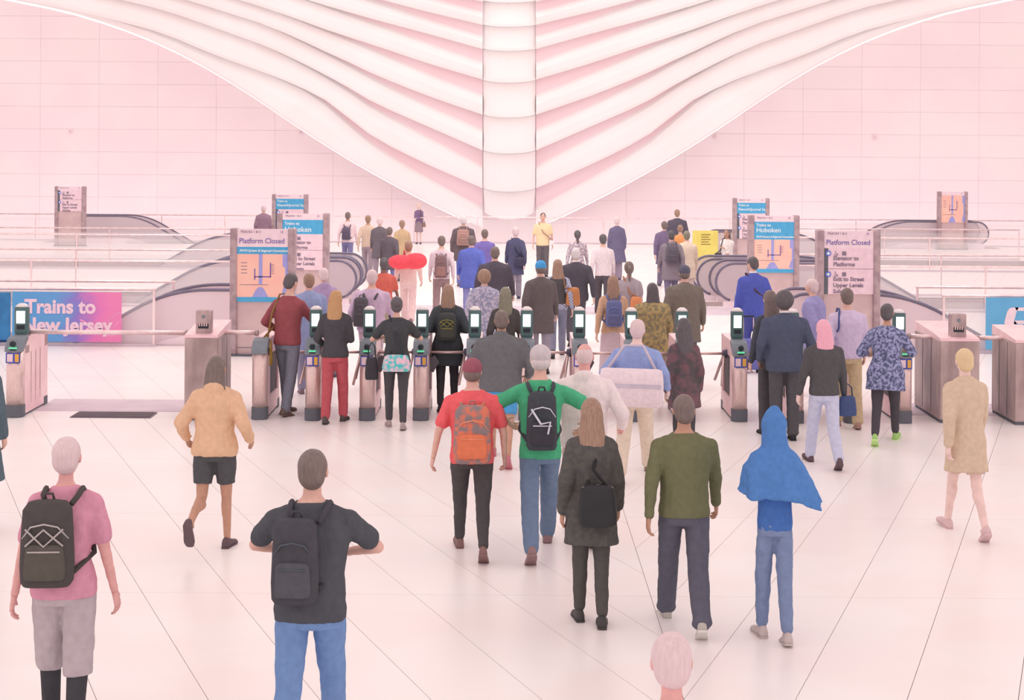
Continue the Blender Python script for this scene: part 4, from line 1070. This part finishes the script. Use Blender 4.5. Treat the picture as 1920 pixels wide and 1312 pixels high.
backpack(a, (76,70,76), 'dark backpack hanging off the left shoulder of the man in lavender', None, .11, .21, 1.15, -.12)
a = pp('woman in dark clothes just past the gate, right of the grey patterned jacket', 948, 540, 1.62, 0, 'step', 1, ('long',(62,58,58)), ('pants',(58,54,58)), ('long','olive'), 'light', BLK, .95)
a = pp('woman with black hair and a mustard patterned wrap past the gates', 1224, 532, 1.62, 2, 'step', 1, ('tunic',(176,142,86),(120,106,80),18), ('skirt',(150,124,110)), ('longer','black'), 'tan', (80,64,64), 1.15)
a = pp('woman with brown hair and tan sleeves past the gates', 1150, 514, 1.66, 0, 'walk', 1, ('long',(216,160,128)), ('longskirt',(214,178,186)), ('long','brown'), 'light', (110,84,84), 1.0)
backpack(a, (92,96,148), 'blue backpack on the woman with tan sleeves', (84,84,130), .13, .2, 1.18, 0)
a = pp('man in an olive-brown coat and navy cap past the gates', 1284, 499, 1.76, -2, 'step', 1, ('coat',(112,98,88)), ('pants',(84,82,104)), ('cap','dark',(84,80,100)), 'light', (70,60,64), 1.15)
a = pp('man with a blue cap and dark waistcoat jacket in the middle of the crowd', 1014, 486, 1.76, 0, 'walk', 1, ('coat',(88,74,76)), ('jeans',(150,134,150)), ('cap','dark',(56,150,220)), 'light', (90,76,80), 1.0)
a = pp('woman with light brown hair in a dark waistcoat with pale checked sleeves', 1046, 484, 1.66, 0, 'walk', -1, ('long',(190,184,210),(110,104,130),40,'check'), ('jeans',(120,116,140)), ('long','brown'), 'light', (90,76,80), 1.0)
vb = MB(); vb.loft([[a['T'](v) for v in ell2(0,-.004,z,r1,r2,18,2.3)] for z, r1, r2 in ((.95,.175,.135),(1.1,.165,.13),(1.3,.185,.145),(1.4,.17,.125),(1.45,.10,.09))]); remesh(vb.obj('waistcoat', cloth((62,56,60)), a['root']), .02, 3)
handbag(a, (.27,-.08,1.08), 'tan leather tote on the shoulder of the woman with checked sleeves', (204,128,84), .13, .07, .16, shoulder=1, scol=(170,104,70))
a = pp('woman with curly brown hair in a grey patterned jacket beyond the reader', 908, 504, 1.64, -4, 'walk', 1, ('coat',(132,128,158),(196,176,196),24), ('pants',(110,96,116)), ('puffy','brown'), 'light', (90,76,80), 1.05)
a = pp('person in periwinkle crossing before the elevator sign', 1528, 520, 1.68, 50, 'walk', 1, ('coat',(152,140,196)), ('pants',(140,124,160)), ('short','mauve'), 'light', (120,100,110), 1.0)
a = pp('woman with dark hair, grey top and orange bag in the crowd', 1180, 488, 1.68, 0, 'walk', 1, ('tee',(170,148,156)), ('pants',(120,100,108)), ('pony','dark'), 'light', (90,76,80), 1.0)
handbag(a, (.10,-.22,1.02), 'orange bag behind the dark-haired woman in the grey top', (232,140,96), .10, .06, .13, shoulder=-1, cross=True)
a = pp('man in a black suit jacket with broad back, centre of the crowd', 1080, 462, 1.76, 0, 'walk', -1, ('blazer',(60,52,64)), ('pants',(66,58,68)), ('short','grey'), 'light', (50,46,52), 1.25)
a = pp('man in a long black coat left of the centre of the crowd', 928, 460, 1.78, -4, 'walk', 1, ('coat',(64,54,66)), ('pants',(70,60,72)), ('short','dark'), 'light', (50,46,52), 1.25)
a = pp('woman in an orange-red top and patterned skirt on the left of the crowd', 720, 481, 1.64, 0, 'walk', 1, ('tee',(216,84,70)), ('longskirt',(168,136,110),(132,116,92),20), ('bun','black'), 'brown', (110,84,84), 1.05)
a = pp('man in pale shirt with dark hair, left of the white-clad crowd', 828, 440, 1.74, 0, 'walk', -1, ('long',(226,190,200)), ('pants',(150,112,116)), ('short','dark'), 'light', (90,76,80), 1.0)
backpack(a, (118,84,88), 'brown backpack on the man in the pale shirt', (150,100,96), .13, .23, 1.12, 0)
a = pp('person in peach clothing carrying a big red sack', 766, 446, 1.72, 0, 'stride', 1, ('long',(244,196,190)), ('pants',(240,190,190)), ('short','brown'), 'light', (150,110,116), 1.0)
t, q = wear(a, 'sack', (.0,-.30,1.28), 'big bright red sack on the back of the person in peach', 'bag')
mb = MB(); mb.ell((-.13,0,0),.27,.17,.15,18,10); mb.ell((.16,.02,.02),.24,.16,.17,18,10); remesh(mb.obj('bag_body', cloth((250,62,76)), t), .02, 3, .02)
MB().tube([(-.05,.1,.12),(-.08,.25,.22),(-.1,.42,.10)], .015, 6).obj('strap', cloth((200,50,62)), t, True)
a = pp('man with dark hair in a white shirt holding black trousers line, right of the suit jacket', 1131, 437, 1.74, 0, 'walk', 1, ('long',(232,202,206)), ('pants',(66,56,64)), ('short','black'), 'light', (60,54,58), .98)
a['root']['label'] = 'man with black hair in a pale shirt and black trousers, right of the suit jacket'
a = pp('man in a grey jacket with a dark backpack, before the yellow board', 1259, 430, 1.74, 0, 'walk', -1, ('coat',(128,110,120)), ('jeans',(104,90,120)), ('short','black'), 'light', (80,70,80), 1.0)
backpack(a, (84,74,86), 'dark grey backpack on the man before the yellow board', None, .15, .2, 1.22, 0)
a = pp('person in a cream jacket beside the grey-jacketed man', 1288, 431, 1.70, 0, 'walk', 1, ('coat',(240,206,184)), ('pants',(226,190,184)), ('short','olive'), 'light', (170,140,136), .98)
a = pp('woman with dark hair in a grey patterned shirt, far crowd right of the yellow shirt', 1083, 430, 1.66, 0, 'walk', 1, ('long',(140,118,128),(210,180,190),20), ('pants',(100,88,96)), ('pony','black'), 'light', (80,70,76), 1.05)
a = pp('person in a purple and blue shirt with a dark cap of hair, centre left', 909, 428, 1.70, 0, 'walk', 1, ('long',(112,92,170)), ('jeans',(110,104,176)), ('short','dark'), 'light', (140,120,160), 1.05)
a = pp('person in a royal blue jacket and faded blue jeans, centre left', 884, 440, 1.70, 0, 'walk', -1, ('coat',(80,92,186)), ('jeans',(130,120,180)), ('short','dark'), 'light', (190,170,200), 1.15)
a = pp('man with grey hair in a dark jacket, back left of the centre', 869, 407, 1.78, 0, 'stand', 1, ('coat',(92,74,80)), ('jeans',(104,110,180)), ('short','grey'), 'light', (120,100,120), 1.15)
backpack(a, (176,124,116), 'brown-pink backpack on the grey-haired man in the dark jacket', None, .16, .2, 1.22, 0)
a = pp('person in a navy coat walking left of the yellow shirt', 967, 424, 1.72, 0, 'walk', -1, ('coat',(66,64,96)), ('pants',(150,130,148)), ('short','mauve'), 'pale', (84,74,96), .85)
handbag(a, (.10,-.2,.92), 'black bag low on the back of the navy coat', (70,62,84), .14, .06, .10, shoulder=-1, cross=True)
a = pp('man in a pale yellow shirt with a shoulder strap, facing the gates', 1018, 400, 1.76, 180, 'stand', 1, ('tee',(252,212,164)), ('pants',(90,78,84)), ('short','dark'), 'light', (70,60,64), 1.05, eyes=True)
handbag(a, (-.24,.08,.95), 'white pouch on the strap of the man in the yellow shirt', (250,224,224), .07, .04, .07, shoulder=1, cross=True, scol=(180,124,104))
a = pp('slim person in a long navy coat at the back, right of the yellow shirt', 1157, 408, 1.70, 0, 'stand', 1, ('longcoat',(96,84,118)), ('pants',(150,124,144)), ('short','mauve'), 'pale', (110,90,110), .85)
a = pp('woman in a tan jacket at the back left', 754, 411, 1.66, 4, 'walk', 1, ('coat',(206,162,122)), ('pants',(160,128,130)), ('short','brown','f'), 'tan', (110,90,100), .95)
a = pp('person in a black jacket and blue jeans beside the tan jacket', 730, 424, 1.62, -6, 'walk', -1, ('coat',(88,74,84)), ('jeans',(132,120,176)), ('short','dark'), 'light', (110,90,100), .95)
a = pp('person in a beige shirt and grey trousers, back left crowd', 690, 402, 1.72, 0, 'walk', 1, ('long',(222,182,160)), ('pants',(160,132,144)), ('short','brown'), 'tan', (120,100,110), 1.0)
a = pp('person in a dark grey coat beside the beige shirt', 712, 406, 1.70, 0, 'walk', -1, ('coat',(96,82,92)), ('pants',(140,116,130)), ('short','mauve'), 'light', (110,90,100), .95)
a = pp('person in a pale pink top with a dark scarf, leftmost of the far crowd', 652, 396, 1.72, 0, 'walk', 1, ('long',(244,200,206)), ('jeans',(110,100,146)), ('short','dark'), 'tan', (110,90,120), 1.0)
backpack(a, (84,68,92), 'dark purple backpack on the person in the pale pink top', None, .13, .18, 1.12, -.02)
a = pp('woman in a purple sweater and grey skirt standing at the far railing', 785, 385, 1.50, 180, 'stand', 1, ('long',(122,88,128)), ('skirt',(150,118,128)), ('short','blonde','f'), 'pale', (90,70,84), .88, hands=[(.08,.20,1.10),(-.08,.22,1.14)], pole=[(-1,-.2,-.5),(1,-.2,-.5)], eyes=True, at=(G(785,457).x, G(785,457).y))
handbag(a, (-.22,.02,.84), 'brown handbag of the woman in the purple sweater', (160,116,110), .09, .05, .10, shoulder=-1)
a = pp('man in a dark suit farthest away before the yellow board', 1270, 394, 1.78, 0, 'stand', 1, ('blazer',(72,62,78)), ('pants',(80,70,84)), ('short','brown'), 'tan', (60,54,60), 1.2)
a = pp('person in a purple-grey jacket left of the farthest dark suit', 1246, 413, 1.72, 0, 'walk', 1, ('coat',(104,84,118)), ('pants',(110,92,120)), ('short','dark'), 'light', (90,80,90), 1.0)
a = pp('person in an orange top squeezed between the suit and the cream jacket', 1276, 420, 1.60, 0, 'walk', 1, ('long',(246,150,84)), ('pants',(190,140,130)), ('short','brown'), 'light', (110,90,90), .9)
a = pp('woman in a white jacket with long auburn hair facing us above the right escalator', 1364, 431, 1.55, 150, 'stand', 1, ('long',(252,228,222)), ('pants',(200,176,180)), ('long','dark'), 'tan', (110,90,90), 1.05, hands=[(.0,.24,1.22),(-.10,.24,1.08)], turn=.15, eyes=True)
handbag(a, (.24,.08,.98), 'black handbag of the woman in the white jacket', (70,60,66), .12, .06, .12, shoulder=1)
a = pp('dark-clad person half hidden behind the left Newark sign', 494, 386, 1.72, 0, 'stand', 1, ('coat',(150,110,130)), ('pants',(130,100,120)), ('short','mauve'), 'light', (90,80,90), 1.0)
bake_texts()
bake_bodies()
